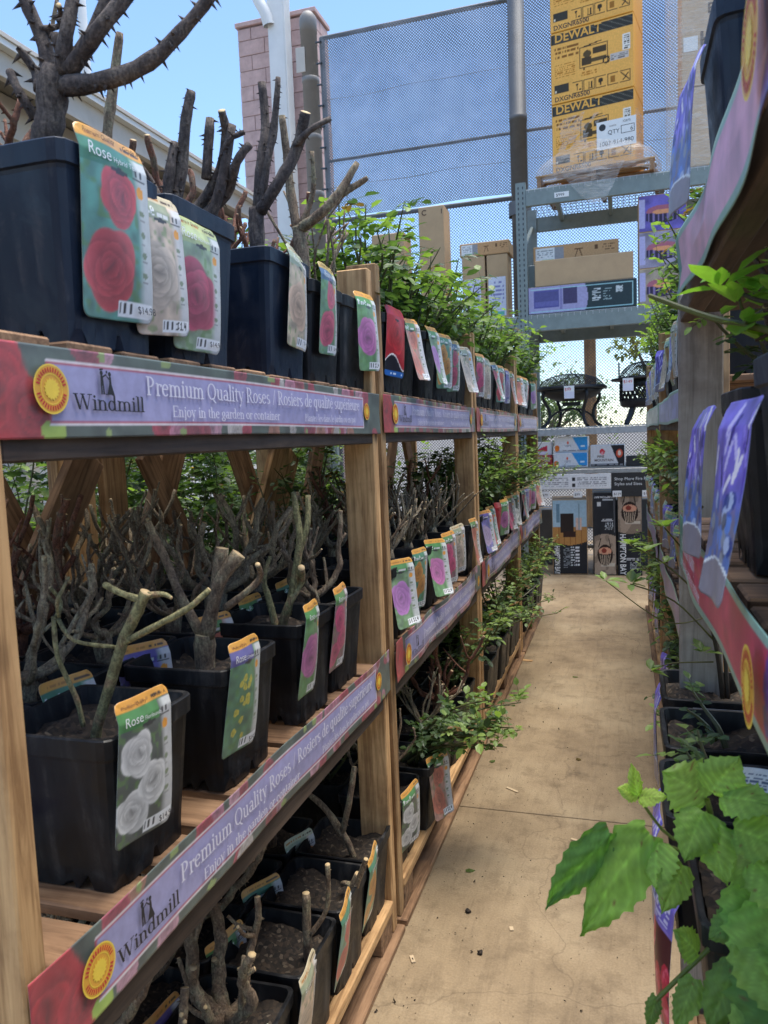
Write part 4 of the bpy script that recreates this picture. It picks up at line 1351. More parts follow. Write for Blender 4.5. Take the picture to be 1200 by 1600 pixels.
potted(-0.755, 1.235, BK, lab('pale sawn canes with peach tag', 1, 'front', 'bottom', 0), GRP, bare_rose(71, 5, 0.22, 0.011, .6, mat='bark_grey'), 'peach', prot=.9, tagdy=-.04, tagrot=(.1, .05))
potted(-0.760, 1.0, BK, lab('rough brown canes', 0, 'front', 'bottom', 0), GRP, bare_rose(72, 5, 0.2, 0.010, .5, mat='bark_grey'), None, prot=.2)

# ------------------------------------------------------------------ the many other roses
BARE = [bare_rose(100 + k, 6 + k % 3, 0.26 + 0.025 * (k % 3), 0.0048 + 0.0010 * (k % 3), .6, mat=('bark_grey', 'bark_pale', 'bark_green', 'bark_grey', 'bark_pale', 'bark_red')[k % 6]) for k in range(12)]
THICK = [bare_rose(140 + k, 6, 0.29, 0.0072, .8, trunk=.024, mat=('bark_grey', 'bark_pale')[k % 2]) for k in range(4)]
TWIG = [twiggy_rose(160 + k, 10, 0.23, mat=('bark_grey', 'bark_pale')[k % 2]) for k in range(4)]
LEAFY = [leafy_rose(200 + k, 8, 0.37, .75, dens=32, leafL=.082, lean=(.15, 0), young=.5) for k in range(6)]
LEAFS = [leafy_rose(230 + k, 8, 0.36, .65, dens=34, leafL=.06, lean=(.12, 0), young=.5) for k in range(4)]
SPRAWL = [leafy_rose(260 + k, 7, 0.38, .7, dens=34, leafL=.05, lean=(.75, 0), young=.5, droop=.5) for k in range(2)]

pc = 0
TK = ['coral', 'lilac', 'rosered', 'cream', 'orange', 'magenta', 'hotpink', 'climber', 'peach', 'white']
ROWN = ['front', 'second', 'third', 'back']
def fill(rk, shelf, z, row, ys_, kinds, tags=None, look='', xoff=0.0, start=0, px=None):
    global pc
    for k, y in enumerate(ys_):
        me = random.choice(kinds)
        tk = tags[k % len(tags)] if tags else None
        ww = WORDS[tk].split() if tk else ''
        nm = look + (f" with {'-'.join(ww) if ww[-1] != 'bloom' else ww[0]} tag" if tk else '')
        if px and tk: potted(px, y, z, lab(nm, k + start, ROWN[row], shelf, rk), GRP, me, tk)
        else: potted((-0.765 - 0.218 * row) + xoff + random.uniform(-.012, .012), y, z, lab(nm, k + start, ROWN[row], shelf, rk), GRP, me, tk, prot=(random.uniform(-.5, .5) if me.name.startswith('foliage') else None))
        pc += 1
def span(a, b_, n, j=.01): return [a + (b_ - a) * (k + .5) / n + random.uniform(-j, j) for k in range(n)]

# nearest rack
fill(0, 'top', DK, 1, [0.80, 1.02, 1.50, 1.72, 1.94], BARE + TWIG, None, 'grey bare rose', start=1)
fill(0, 'top', DK, 2, span(.9, 2.02, 5), BARE + TWIG, None, 'pale bare rose')
fill(0, 'middle', MK, 1, span(.72, 2.02, 6), THICK + BARE, ['climber', 'red', 'climber', 'coral', 'white', 'red'], 'dark bare rose')
fill(0, 'middle', MK, 2, span(.72, 2.02, 6), THICK + BARE, None, 'shaded bare rose')
fill(0, 'middle', MK, 3, span(.8, 2.02, 6), BARE + THICK, None, 'dim bare rose')
fill(0, 'bottom', BK, 1, span(.9, 2.02, 5), THICK + BARE[1:3], ['magenta', 'climber', 'white', 'red', 'peach'], 'dim bare rose')
fill(0, 'bottom', BK, 2, span(1.0, 2.02, 5), BARE + THICK, None, 'deep shaded rose')
# second rack
fill(1, 'top', DK, 0, span(2.16, 3.50, 6), LEAFY, ['landscape', 'coral', 'lilac', 'orange', 'rosered', 'cream'], 'leafy rose')
fill(1, 'top', DK, 1, span(2.16, 3.50, 6), LEAFY + [TWIG[0]], None, 'leafy green rose')
fill(1, 'top', DK, 2, span(2.16, 3.50, 5), LEAFY, None, 'tall leafy rose')
fill(1, 'middle', MK, 0, span(2.16, 3.50, 6), TWIG, ['lilac', 'orange', 'magenta', 'hotpink', 'cream', 'coral'], 'twiggy bare rose')
fill(1, 'middle', MK, 1, span(2.16, 3.50, 6), TWIG + BARE, None, 'twiggy grey rose')
fill(1, 'middle', MK, 2, span(2.16, 3.50, 5), TWIG + LEAFS, None, 'mixed leafy rose')
fill(1, 'bottom', BK, 0, [2.27], [BARE[3]], ['white'], 'bare rose', xoff=.0)
fill(1, 'bottom', BK, 0, [2.52], [leafy_rose(272, 11, .44, .7, dens=48, leafL=.058, lean=(.85, .05), young=.75, droop=.4)], ['coral'], 'sprawling leafy rose', xoff=.03, start=1)
fill(1, 'bottom', BK, 0, [2.80, 3.05], [TWIG[1], BARE[5]], None, 'budding bare rose', start=2)
fill(1, 'bottom', BK, 0, [3.32], [LEAFS[1]], None, 'leafy rose', start=4)
fill(1, 'bottom', BK, 1, span(2.2, 3.50, 5), LEAFS + TWIG, None, 'dim leafy rose')
# third rack
fill(2, 'top', DK, 0, span(3.63, 4.98, 6), LEAFY + LEAFS, ['hotpink', 'cream', 'rosered', 'red', 'climber', 'coral'], 'leafy rose')
fill(2, 'top', DK, 1, span(3.63, 4.98, 6), LEAFY, None, 'leafy green rose')
fill(2, 'middle', MK, 0, span(3.63, 4.98, 6), LEAFS + SPRAWL, ['climber', 'red', 'landscape', 'magenta', 'hotpink', 'white'], 'leafy rose')
fill(2, 'middle', MK, 1, span(3.63, 4.98, 5), LEAFY, None, 'leafy green rose')
fill(2, 'bottom', BK, 0, span(3.63, 4.98, 6), LEAFS + SPRAWL, None, 'sprawling leafy rose', xoff=.02)
fill(2, 'bottom', BK, 1, span(3.63, 4.98, 4), LEAFS, None, 'leafy green rose')
# farthest rack
fill(3, 'top', DK, 0, span(5.12, 6.28, 5), LEAFY, ['coral', 'white', 'red', 'lilac', 'hotpink'], 'leafy rose')
fill(3, 'top', DK, 1, span(5.12, 6.28, 5), LEAFY, None, 'leafy green rose')
fill(3, 'middle', MK, 0, span(5.12, 6.28, 5), SPRAWL + LEAFS, ['red', 'climber', 'hotpink', 'magenta', 'coral'], 'leafy rose')
fill(3, 'middle', MK, 1, span(5.12, 6.28, 4), LEAFS, None, 'leafy green rose')
fill(3, 'bottom', BK, 0, span(5.12, 6.28, 5), LEAFS + SPRAWL, None, 'sprawling leafy rose', xoff=.03)

# ------------------------------------------------------------------ right-hand racks
def berry_tag(seed, top, low):
    g = np.random.default_rng(seed)
    c = Canvas(50, 86, top)
    c.a *= (0.5 + c.noise(g, 7, 1))[..., None]
    for k in range(26):
        u, v = g.uniform(.02, .98), g.uniform(.5, .98)
        c.line(u, v, u + g.uniform(-.12, .12), v - g.uniform(.06, .16), .03, ['5A48B8', '9A8AF0', '3A3488', 'C8C0F8', 'EDE8FF'][k % 5], TAGH / TAGW)
    f = np.clip((.6 - c.v) * 5, 0, 1)
    no = c.noise(g, 8, 1)
    c.paint(f * (no > .45), low, .9); c.paint(f * (no <= .45), '7A7884', .9)
    for k in range(24):
        c.ell(g.uniform(.05, .95), g.uniform(.14, .58), .075, .045, ['3A62B8', '24408A', '6A92E0', '9AA0A8', 'B8C8E8', '5A5E6A'][k % 6], .85)
    c.ring(.5, .02, .75, .2, .93, 'E8F0FA')
    c.paint(((c.u - .5) / .7) ** 2 + ((c.v - .02) / .185) ** 2 < 1, '8A8690')
    return c
def rasp_tag(seed):
    g = np.random.default_rng(seed)
    c = Canvas(50, 86, '7A6AB8')
    c.a *= (0.6 + .8 * c.noise(g, 6, 1))[..., None]
    c.rect(.05, .95, .7, .97, '6E62C0')
    c.text('Rose', .12, .78, .05, .02, 'D8D8F0')
    c.bits(g, .1, .9, .7, .76, 14, 2, 'C8C8EA', .7)
    c.rect(0, 1, .05, .68, '4A1826')
    for k in range(10):
        cu, cv = .12 + .26 * (k % 4), .14 + .2 * (k // 4) + .05 * (k % 2)
        c.ell(cu, cv, .13, .1, 'B82040')
        for q in range(9):
            c.ell(cu + g.uniform(-.09, .09), cv + g.uniform(-.07, .07), .035, .022, ['D83A5C', 'E0607A', 'C02A4A'][q % 3], .9)
    c.rect(0, 1, 0, .05, 'D8D8E8')
    return c
bk = ((-0.0007, 0, 0), 'A8AEC0')
TAGS['berry'] = [berry_tag(61 + k, '7468C8', '5A78B0').grid('tag', tag_fn(b, q, k), 'print', back=bk) for k, (b, q) in enumerate(((-.02, .03), (.03, -.02)))]
TAGS['raspberry'] = [rasp_tag(64).grid('tag', tag_fn(-.15, .1, 3), 'print', back=bk)] * 2
TAGS['goldberry'] = [tag_print(66, 'E8A83C', '9AA86A', '6AA89A', n=2, strip='C8D8A0').grid('tag', tag_fn(-.15, .1, 3), 'print', back=bk)] * 2

RX = 0.118
r1 = wooden_rack(-0.45, 1.84, 'tall timber berry rack close on the right with crimson banner', side=-1, fx=RX, decks=((1.755, 1), (1.275, 1), (0.67, 1)), depth=1.1, top=1.735, postmat='wood_grey_z', railmat='wood_shaded_y', raildrop=.07)
o = board('deck_shade_panel', RX + .04, RX + 1.06, -.4, 1.79, 1.700, 1.712, 'wood_shaded_y', r1)  # added dark sheet standing in for the shade under the top deck
r2 = wooden_rack(2.25, 4.28, 'timber rack on the right behind the pale post, leafy berries', side=-1, fx=0.185, group='timber racks right of the aisle')
r3 = wooden_rack(4.33, 6.55, 'farthest timber rack on the right beside the barrel fire pit', side=-1, fx=0.185, group='timber racks right of the aisle')

def right_banner(rack, fx, y_far, y_near, z0, z1, base, berries, seed, label, wav, text=None):
    g = np.random.default_rng(seed)
    L = y_far - y_near; H = z1 - z0
    c = Canvas(260, 34, base)
    c.a *= (0.75 + .5 * c.noise(g, 30, 1))[..., None]
    asp = H / L
    c.rect(0, 1, .88, 1, '8FB8A8'); c.rect(0, 1, 0, .1, '7FA898')
    c.paint((c.u < .05), '3E8A78')
    for k in range(60):
        u = g.uniform(.68, 1.0)
        c.rose(u, g.uniform(0, 1), g.uniform(.012, .024), ['2C4AB8', '4A6AD8', '6A4AB0', '3A3A9A'][k % 4], g, asp, .5) if berries else None
    def fn(u, v):
        y = y_far - u * L
        w = wav * (np.sin(u * 8 + seed) + .6 * np.sin(u * 19 + seed * 2)) * (.35 + np.abs(v - .45) * 1.6)
        zz = z0 + v * H + wav * .9 * np.sin(u * 7.5 + seed * 1.3) * (1 - v)
        return -(0.004 + wav * 1.3) + w, y - rack.location.y, zz
    me = c.grid('banner', fn, 'print', back=((0.0007, 0, 0), '6A5A4A'))
    me.flip_normals()
    o = obj('banner', me, rack)
    o['label'] = label
    if text:
        for tx, u, v, sz in text:
            m_, w_ = serif(tx, H * sz, 'lilac_print')
            obj('lettering', m_, o, (-(0.006 + wav * 3.2), y_far - u * L - rack.location.y, z0 + v * H), FACE_NX)
    if berries:
        seal(o, (-(0.006 + wav * 3), y_far - .66 * L - rack.location.y, z0 + .5 * H), H * .36, FACE_NX)
    return o
right_banner(r1, RX, 1.66, 0.22, 1.185, 1.285, 'C03A5C', True, 3, 'crimson berry banner drooping along the middle shelf', .0035, [('Enjoy in the garden or container', .1, .25, .26), ('Premium Quality', .12, .55, .34)])
right_banner(r1, RX, 1.56, 0.2, 1.69, 1.80, 'D8A0B8', True, 5, 'buckled pink berry banner along the top shelf', .006)
right_banner(r2, .185, 4.26, 2.27, 1.478, 1.588, '9A9AC8', False, 6, 'pale blue banner along the top shelf', .004)
right_banner(r3, .185, 6.53, 4.35, 1.478, 1.588, 'C0C4C0', False, 7, 'pale grey banner along the top shelf', .004)
right_banner(r2, .185, 4.26, 2.27, .742, .862, '9A8AB8', False, 8, 'lilac banner along the middle shelf', .004)
right_banner(r3, .185, 6.53, 4.35, .742, .862, '9A8AB8', False, 9, 'lilac banner along the middle shelf', .004)

GR = 'berry plants on the right racks'
def rlab(look, k, shelf, rk): return f"{look}, {ORD[k]} pot, {shelf} shelf, {['nearest', 'middle', 'farthest'][rk]} right rack"

def thin_shrub(seed, stems, leaves, leafL=.03, young=YOUNG):
    """a few long bare stems with small fresh leaf tufts; stems given relative to the pot foot"""
    r = random.Random(seed)
    mb = MB()
    for st in stems:
        pts, rad = smooth_path([p[:3] for p in st], [p[3] for p in st], 5)
        mb.tube(pts, rad, 6, 0, col=(0.16, 0.17, 0.05) if len(st[0]) > 4 else ((0.075, 0.055, 0.04) if st[0][3] > .0028 else (0.14, 0.13, 0.05)))
    for (p, n) in leaves:
        for k in range(n):
            a = r.uniform(0, 6.28)
            d = Vector((math.cos(a), math.sin(a), r.uniform(-.2, .9)))
            ll = leafL * r.uniform(.6, 1.2)
            leaflet(mb, Vector(p) + d * .004, d, Vector((0, 0, 1)), ll, ll * .6, young * r.uniform(.75, 1.25))
    return me_from('foliage', mb.v, mb.f, ['leaf', 'leaf'], None, mb.c)

# nearest right rack, lower shelf: pots whose rims stand in the aisle's edge
zr = 0.672
st = [[(.02, 0, .2, .006), (.0, .0, .35, .005), (-.06, .0, .55, .004), (-.02, .0, .62, .003)], [(.03, 0, .2, .005), (.015, .02, .4, .004), (-.04, .0, .58, .003)],
      [(.0, 0, .33, .0025), (-.08, -.04, .42, .002), (-.17, -.06, .46, .0015)], [(-.02, 0, .42, .0025), (-.1, -.03, .5, .002), (-.17, -.03, .54, .0015)], [(-.04, 0, .5, .0022), (-.1, -.05, .58, .0016)],
      [(.0, 0, .28, .002), (-.09, -.06, .29, .0015), (-.13, -.06, .27, .0015)], [(-.01, 0, .38, .002), (-.1, -.06, .38, .0015), (-.22, -.08, .47, .001)]]
lv = [((-.17, -.06, .46), 6), ((-.17, -.03, .54), 9), ((-.14, -.03, .525), 6), ((-.1, -.05, .58), 7), ((-.13, -.06, .27), 6), ((-.05, 0, .6), 7), ((-.22, -.08, .47), 5), ((-.1, -.03, .5), 4), ((-.02, 0, .3), 5), ((-.06, -.02, .56), 6)]
po = potted(0.182, 1.76, zr, rlab('tall bare-stemmed berry with fresh tufts', 0, 'lower', 0), GR, thin_shrub(1, st, lv, .034), 'berry', side=-1, prot=0, name='potted_berry', yaw=0, tagdy=.05, tagrot=(0, -.02), tagz=-.03)
lb = board('pot_label', .1, .3, 1.64, 1.645, .84, .88, 'white_print')
lb.parent = po; lb.location = (0.01, -0.1085, 0.196); lb.rotation_euler = (R(-6), 0, 0)
lb.data = box_me(0.12, 0.0015, 0.034, 'white_print', 0.0005)
figures(lb, (-.055, -.0012, -.012), .024, FACE_NY).name = 'emblem'
potted(0.172, 1.50, zr, rlab('small-leaved berry in a wide rim pot', 1, 'lower', 0), GR, leafy_rose(300, 2, .13, .7, dens=40, leafL=.055, young=.5, lean=(-.3, 0)), None, side=-1, prot=0, name='potted_berry', yaw=0)
potted(0.160, 1.24, zr, rlab('stubby berry with striped tag', 2, 'lower', 0), GR, leafy_rose(301, 2, .12, .7, dens=40, leafL=.055, young=.4, lean=(-.3, 0)), 'berry', side=-1, prot=0, name='potted_berry', yaw=0, tagdy=.06, tagrot=(0, -.02), tagz=-.04)

# raspberry: large pleated leaves, each its own piece
def big_leaf(L, W, seed, droop=.25, col=(0.10, 0.235, 0.035), lobes=0):
    """pleated, double-toothed leaf with a hint of side lobes, crinkled between the veins"""
    r = random.Random(seed)
    n, m_ = 33, 17
    ph = r.uniform(0, 6)
    vs = []; fs = []; cs = []
    bend = r.uniform(-.25, .25)
    for i in range(n):
        t = i / (n - 1)
        half = W / 2 * (math.sin(math.pi * min(t * 1.0 + .04, 1) ** .66)) ** .9 + .0006
        half *= 1 + .05 * math.sin(t * 21 + ph)
        for j in range(m_):
            s_ = (j / (m_ - 1) - .5) * 2
            k = 1.0
            if abs(s_) > .93 and 0 < i < n - 1: k = 1 + (-.02, .10, .02, -.07)[(i + (2 if s_ > 0 else 0)) % 4] + r.uniform(-.03, .03)
            y = half * s_ * k + bend * L * t * t * .3
            vn = abs(math.sin((t * 6.5 - abs(s_) * 1.6 + .2) * math.pi))
            z = -droop * L * t * t - .16 * W * s_ * s_ + abs(s_) * .10 * W + .022 * L * vn ** .5
            z += .018 * L * math.sin(7 * t + 5 * s_ + ph) + .012 * L * math.sin(15 * t - 9 * s_ + ph * 2) * abs(s_) + r.uniform(-.003, .003) * L
            x = L * (t + .10 * abs(s_) * (1 - t) * t * 2 - .05 * abs(s_) * (1 - t) ** 2)
            vs.append((x, y, z))
            f = r.uniform(.9, 1.1) * (1.3 if abs(s_) < .06 else 1.0) * (1.14 - .34 * vn ** .5) * (1 + .12 * math.sin(3 * t + 2 * s_ + ph))
            c = np.array(col) * f
            if r.random() < .004: c = np.array((.2, .13, .05))
            cs.append(tuple(c))
    for i in range(n - 1):
        for j in range(m_ - 1):
            a = i * m_ + j
            fs.append((a, a + m_, a + m_ + 1, a + 1))
    return me_from('leaf', vs, fs, 'leaf_soft', None, cs, smooth=True)

rb = (0.185, 0.985, zr)
rasp = potted(*rb, 'leafy raspberry spilling into the aisle, first pot, lower shelf, nearest right rack', GR, None, None, side=-1, name='potted_raspberry', yaw=0)
mb = MB()
RST = [[(.185, .985, .86, .006), (.15, .95, .95, .005), (.10, .9, 1.0, .004), (.085, .88, 1.05, .003)], [(.11, .91, .98, .0032), (.07, .9, .975, .0025), (.03, .9, .985, .0022)], [(.10, .9, 1.0, .0028), (.05, .89, .995, .002), (.01, .89, 1.045, .002)],
       [(.17, .96, .9, .004), (.12, .9, .90, .003), (.075, .88, .86, .003), (.03, .87, .81, .003)], [(.15, .95, .95, .003), (.14, .87, .97, .003), (.145, .84, .93, .003)]]
for s_ in RST:
    pts, rad = smooth_path([tuple(a - b_ for a, b_ in zip(p[:3], rb)) for p in s_], [p[3] for p in s_], 4)
    mb.tube(pts, rad, 6, 0, col=(.16, .2, .05))
obj('stems', me_from('stems', mb.v, mb.f, 'leaf', None, mb.c, smooth=True), rasp)
LEAVES = [  # base, tip, width, roll(deg), colour
    ((.025, .90, .992), (-.072, .88, .862), .085, 8, (.11, .26, .035)),
    ((-.02, .91, .985), (-.108, .90, .868), .055, -25, (.05, .15, .025)),
    ((.035, .89, .988), (.022, .86, .938), .062, 30, (.13, .28, .045)),
    ((.012, .885, 1.045), (-.012, .875, 1.058), .024, 0, (.2, .38, .05)),
    ((.012, .885, 1.045), (.006, .88, 1.088), .022, 30, (.2, .38, .05)),
    ((.014, .885, 1.042), (.046, .87, 1.056), .026, -10, (.2, .36, .05)),
    ((.085, .885, 1.05), (.035, .87, 1.088), .078, -15, (.13, .28, .045)),
    ((.09, .88, 1.06), (.115, .86, 1.115), .06, 15, (.12, .27, .045)),
    ((.08, .87, 1.04), (.05, .83, .995), .055, 0, (.09, .21, .03)),
    ((.085, .87, 1.03), (.1, .82, .975), .05, 20, (.11, .25, .035)),
    ((.12, .9, .98), (.165, .84, .99), .08, -10, (.08, .19, .03)),
    ((.13, .88, .96), (.118, .80, .89), .075, 0, (.11, .26, .04)),
    ((.145, .85, .95), (.128, .79, .845), .10, -8, (.12, .27, .04)),
    ((.14, .83, .90), (.15, .77, .80), .11, 10, (.05, .14, .025)),
    ((.11, .85, .88), (.07, .82, .80), .05, 0, (.06, .15, .025)),
    ((.075, .88, .868), (.05, .86, .905), .045, 10, (.10, .23, .035)),
    ((.03, .87, .815), (.018, .86, .765), .02, 0, (.06, .14, .025)),
    ((.15, .88, .93), (.2, .80, .905), .09, 0, (.09, .2, .03)),
    ((.12, .86, .93), (.075, .84, .91), .045, 0, (.07, .17, .03)),
    ((.10, .87, 1.06), (.155, .83, 1.075), .055, -15, (.12, .27, .045)), ((.11, .86, 1.03), (.17, .82, 1.03), .06, 10, (.10, .23, .035)), ((.13, .85, 1.0), (.185, .79, .965), .07, 0, (.11, .25, .04)),
    ((.12, .84, .92), (.165, .77, .87), .075, -10, (.11, .25, .04)), ((.06, .88, .97), (.03, .84, .925), .045, -20, (.09, .2, .03)), ((.13, .82, .86), (.10, .77, .79), .06, 0, (.10, .23, .035)),
    ((.16, .84, .86), (.185, .77, .78), .08, 10, (.08, .19, .03)), ((.07, .86, .85), (.045, .83, .79), .035, 0, (.08, .19, .03)), ((.10, .88, 1.02), (.06, .85, 1.03), .04, 0, (.13, .29, .05))]
for k, (b0, b1, w_, roll, col) in enumerate(LEAVES):
    b0 = Vector(b0); b1 = Vector(b1)
    x = (b1 - b0); L = x.length; x.normalize()
    view = (Vector((0, 0, 1.46)) - b0).normalized() + Vector((0, -.2, .5))
    z = (view - x * view.dot(x)).normalized()
    y = z.cross(x)
    M = Matrix((x, y, z)).transposed().to_4x4()
    M = M @ Matrix.Rotation(R(roll), 4, 'X')
    o = obj('leaf', big_leaf(L * (.95 if k < 2 else .84), w_ * .82, k, .16, tuple(np.array((2.5, 1.85, 2.6)) * np.array(col)), 0), rasp)
    M.translation = b0 - Vector(rb)
    o.matrix_local = M
o = obj('tag', TAGS['raspberry'][0], rasp, (-.128, .16, .13), (R(10), R(-12), math.pi + .1))
o2 = obj('tag', TAGS['raspberry'][0], rasp, (-.105, -.06, -.02), (R(8), R(-10), math.pi + .1))
# white instruction card among the lower pots
ic = Canvas(30, 40, 'E6E9EE')
ic.bits(np.random.default_rng(4), .1, .9, .3, .9, 16, 9, '5A6A8A', .7); ic.rect(0, 1, .05, .22, '2A3A66')
card = obj('care_card', ic.grid('card', lambda u, v: ((u - .5) * .07, .01 * np.sin(u * 3), v * .1), 'print', back=((0, .0008, 0), 'D8DCE0')), None, (.185, 1.20, .875), (R(-12), 0, R(-8)), .75)
tag(card, 'white care card with blue print standing in a lower right pot', 'care card')
obj('lettering', sans('INST', .016, 'white_print'), card, (-.03, -.0008, .008), FACE_NY)

# middle shelf of the nearest right rack
zm = 1.277
tl = [[(-.04, .1, .3, .003), (-.09, .17, .32, .0025), (-.12, .22, .35, .002)], [(-.04, .1, .3, .003), (-.09, .2, .28, .002)], [(0, 0, .2, .006, 1), (-.06, .12, .27, .0045), (-.13, .28, .32, .004), (-.2, .38, .37, .003)], [(.02, 0, .2, .005), (.0, .02, .32, .004), (-.04, .05, .4, .003)], [(-.1, .2, .3, .002), (-.11, .24, .36, .0015)]]
potted(0.238, 0.79, zm, rlab('glossy-leaved berry with violet tag', 0, 'middle', 0), GR, thin_shrub(5, tl, [((-.127, .21, .343), 5), ((-.09, .21, .333), 6), ((-.10, .21, .298), 6), ((-.08, .2, .275), 6), ((-.11, .19, .32), 4), ((-.075, .15, .32), 5), ((-.06, .06, .32), 10), ((-.05, .03, .29), 9), ((-.04, .0, .25), 9), ((-.11, .24, .36), 3), ((-.03, -.06, .29), 10), ((-.06, -.02, .27), 9), ((-.02, -.1, .25), 8)], .05, np.array((.24, .44, .06))), 'berry', side=-1, prot=0, potme=POT_TALL, name='potted_berry', yaw=0, tagdy=-.02, tagrot=(.10, -.10), tagz=-.04, tagx=.012)
potted(0.240, 1.10, zm, rlab('twiggy berry with violet tag', 1, 'middle', 0), GR, twiggy_rose(321, 5, .2, mat='bark_dark'), 'berry', side=-1, prot=0, potme=POT, name='potted_berry', yaw=0, tagdy=-.02, tagrot=(.09, -.10), tagz=-.04, tagx=.018)
potted(0.275, 1.40, zm, rlab('low twiggy berry before the pale post', 2, 'middle', 0), GR, leafy_rose(330, 5, .2, .6, dens=45, leafL=.05, lean=(-.2, -.1), young=.5), None, side=-1, prot=0, name='potted_berry', yaw=0)
# top shelf of the nearest right rack
zt = 1.757
potted(0.226, 1.22, zt, rlab('blue-black pot with pale blue tag', 1, 'top', 0), GR, thin_shrub(8, [[(0, 0, .2, .005), (-.05, .0, .36, .004), (-.12, .1, .44, .003)], [(0, 0, .2, .005), (.04, .02, .4, .003)]], [((-.12, .1, .44), 4), ((-.06, 0, .38), 3)], .03), 'berry', side=-1, prot=0, potme=POT_TALL, name='potted_berry', yaw=0, tagdy=.03, tagrot=(.15, -.1), tagz=-.03, tagx=.012)
potted(0.238, 0.90, zt, rlab('blue-black pot half behind the banner', 0, 'top', 0), GR, thin_shrub(9, [[(0, 0, .2, .005), (-.05, .0, .36, .003)]], [((-.05, 0, .36), 5)], .03), None, side=-1, prot=0, potme=POT_TALL, name='potted_berry', yaw=0)

# middle and farthest right racks
RLEAF = [leafy_rose(400 + k, 9, .34, .5, dens=50, leafL=.065, lean=(-.12, 0), young=.45) for k in range(3)]
RSPR = [leafy_rose(410 + k, 8, .32, .6, dens=45, leafL=.055, lean=(-.25, 0), young=.5, droop=.2) for k in range(2)]
for rk, (a, b_) in ((1, (2.32, 4.24)), (2, (4.4, 6.5))):
    for shelf, z, kinds, tg in (('top', DK, RLEAF, ['berry', 'goldberry', 'cream']), ('middle', MK, RLEAF + RSPR, ['goldberry', 'berry']), ('bottom', BK, RSPR + RLEAF, ['berry'])):
        for k, y in enumerate(span(a, b_, 7)):
            tk = tg[k % len(tg)] if shelf != 'bottom' or k % 2 else None
            potted(.31 + random.uniform(-.01, .01), y, z, rlab('leafy berry bush' + (' with ' + {'berry': 'violet', 'goldberry': 'golden', 'cream': 'cream'}[tk] + ' tag' if tk else ''), k, shelf, rk), GR, random.choice(kinds), tk, side=-1, prot=random.uniform(-.4, .4), name='potted_berry')

# ------------------------------------------------------------------ steel storage rack at the aisle's end
FY = 8.0
sr = thing('steel_rack', 'grey-green steel pallet rack across the end of the aisle', 'rack', (-0.95, FY, 0))
def sb(name, x0, x1, y0, y1, z0, z1, mat, bev=.003): return board(name, x0, x1, y0, y1, z0, z1, mat, sr, bev)
def upright(x, ztop):
    for yy in (FY, FY + 1.0):
        mb = MB()
        mb.box(x - .05, x + .05, yy, yy + .004, 0, ztop)
        mb.box(x - .05, x - .046, yy + .004, yy + .07, 0, ztop)
        mb.box(x + .046, x + .05, yy + .004, yy + .07, 0, ztop)
        u = obj('upright', mb.me('upright', 'steel_green'), sr, (.95, -FY, 0))
        if yy == FY:
            hb = MB()
            z = .3
            while z < ztop - .03:
                for dx in (-.022, .022):
                    n = 8
                    hb.add([(x + dx + .007 * math.cos(6.283 * k / n), yy - .002, z + (.013 if math.sin(6.283 * k / n) > 0 else .018) * math.sin(6.283 * k / n)) for k in range(n)], [tuple(range(n))])
                z += .05
            h = obj('punched_holes', hb.me('holes', 'steel_dark'), u)
    for z0, z1 in ((3.3, 3.75), (2.2, 2.9), (1.2, 1.9), (.3, 1.0)):
        if z1 > ztop: continue
        mb = MB()
        mb.tube([(x, FY + .07, z0), (x, FY + .99, z1)], .02, 6)
        obj('cross_brace', mb.me('brace', 'steel_green'), sr, (.95, -FY, 0))
upright(-.95, 3.95); upright(1.50, 3.95); upright(-3.45, 3.0)
def bay(x0, x1, z0, z1, mat='steel_green'):
    for yy in (FY - .004, FY + 1.03):
        sb('beam', x0, x1, yy, yy + .05, z0, z1, mat)
    mb = MB()
    x = x0 + .03
    while x < x1:
        mb.box(x - .0025, x + .0025, FY - .007, FY + 1.08, z1 + .003, z1 + .008)
        mb.box(x - .0025, x + .0025, FY - .010, FY - .005, z1 - .028, z1 + .008)
        x += .06
    for k in range(10):
        yy = FY + .02 + k * .112
        mb.box(x0, x1, yy, yy + .005, z1 + .008, z1 + .013)
    obj('wire_deck', mb.me('deck', 'galvanised'), sr, (.95, -FY, 0))
bay(-.898, 1.448, 3.715, 3.87)
bay(-.898, 1.448, 2.485, 2.64)
bay(-3.398, -1.002, 2.485, 2.64)
bay(-.898, 1.448, 1.43, 1.50, 'galvanised')
bay(-.898, 1.448, 1.04, 1.085, 'galvanised')
for x in (-.62, -.1, .4, .9):
    sb('deck_channel', x - .02, x + .02, FY + .05, FY + 1.03, 3.80, 3.865, 'steel_green')
    sb('deck_channel', x - .02, x + .02, FY + .05, FY + 1.03, 2.57, 2.635, 'steel_green')
pl = sb('price_label', -.62, -.48, FY - .0075, FY - .005, 3.76, 3.81, 'white_print', .0005)
obj('lettering', sans('$999', .04, 'black_print'), pl, (-.055, -.002, -.014), FACE_NY)

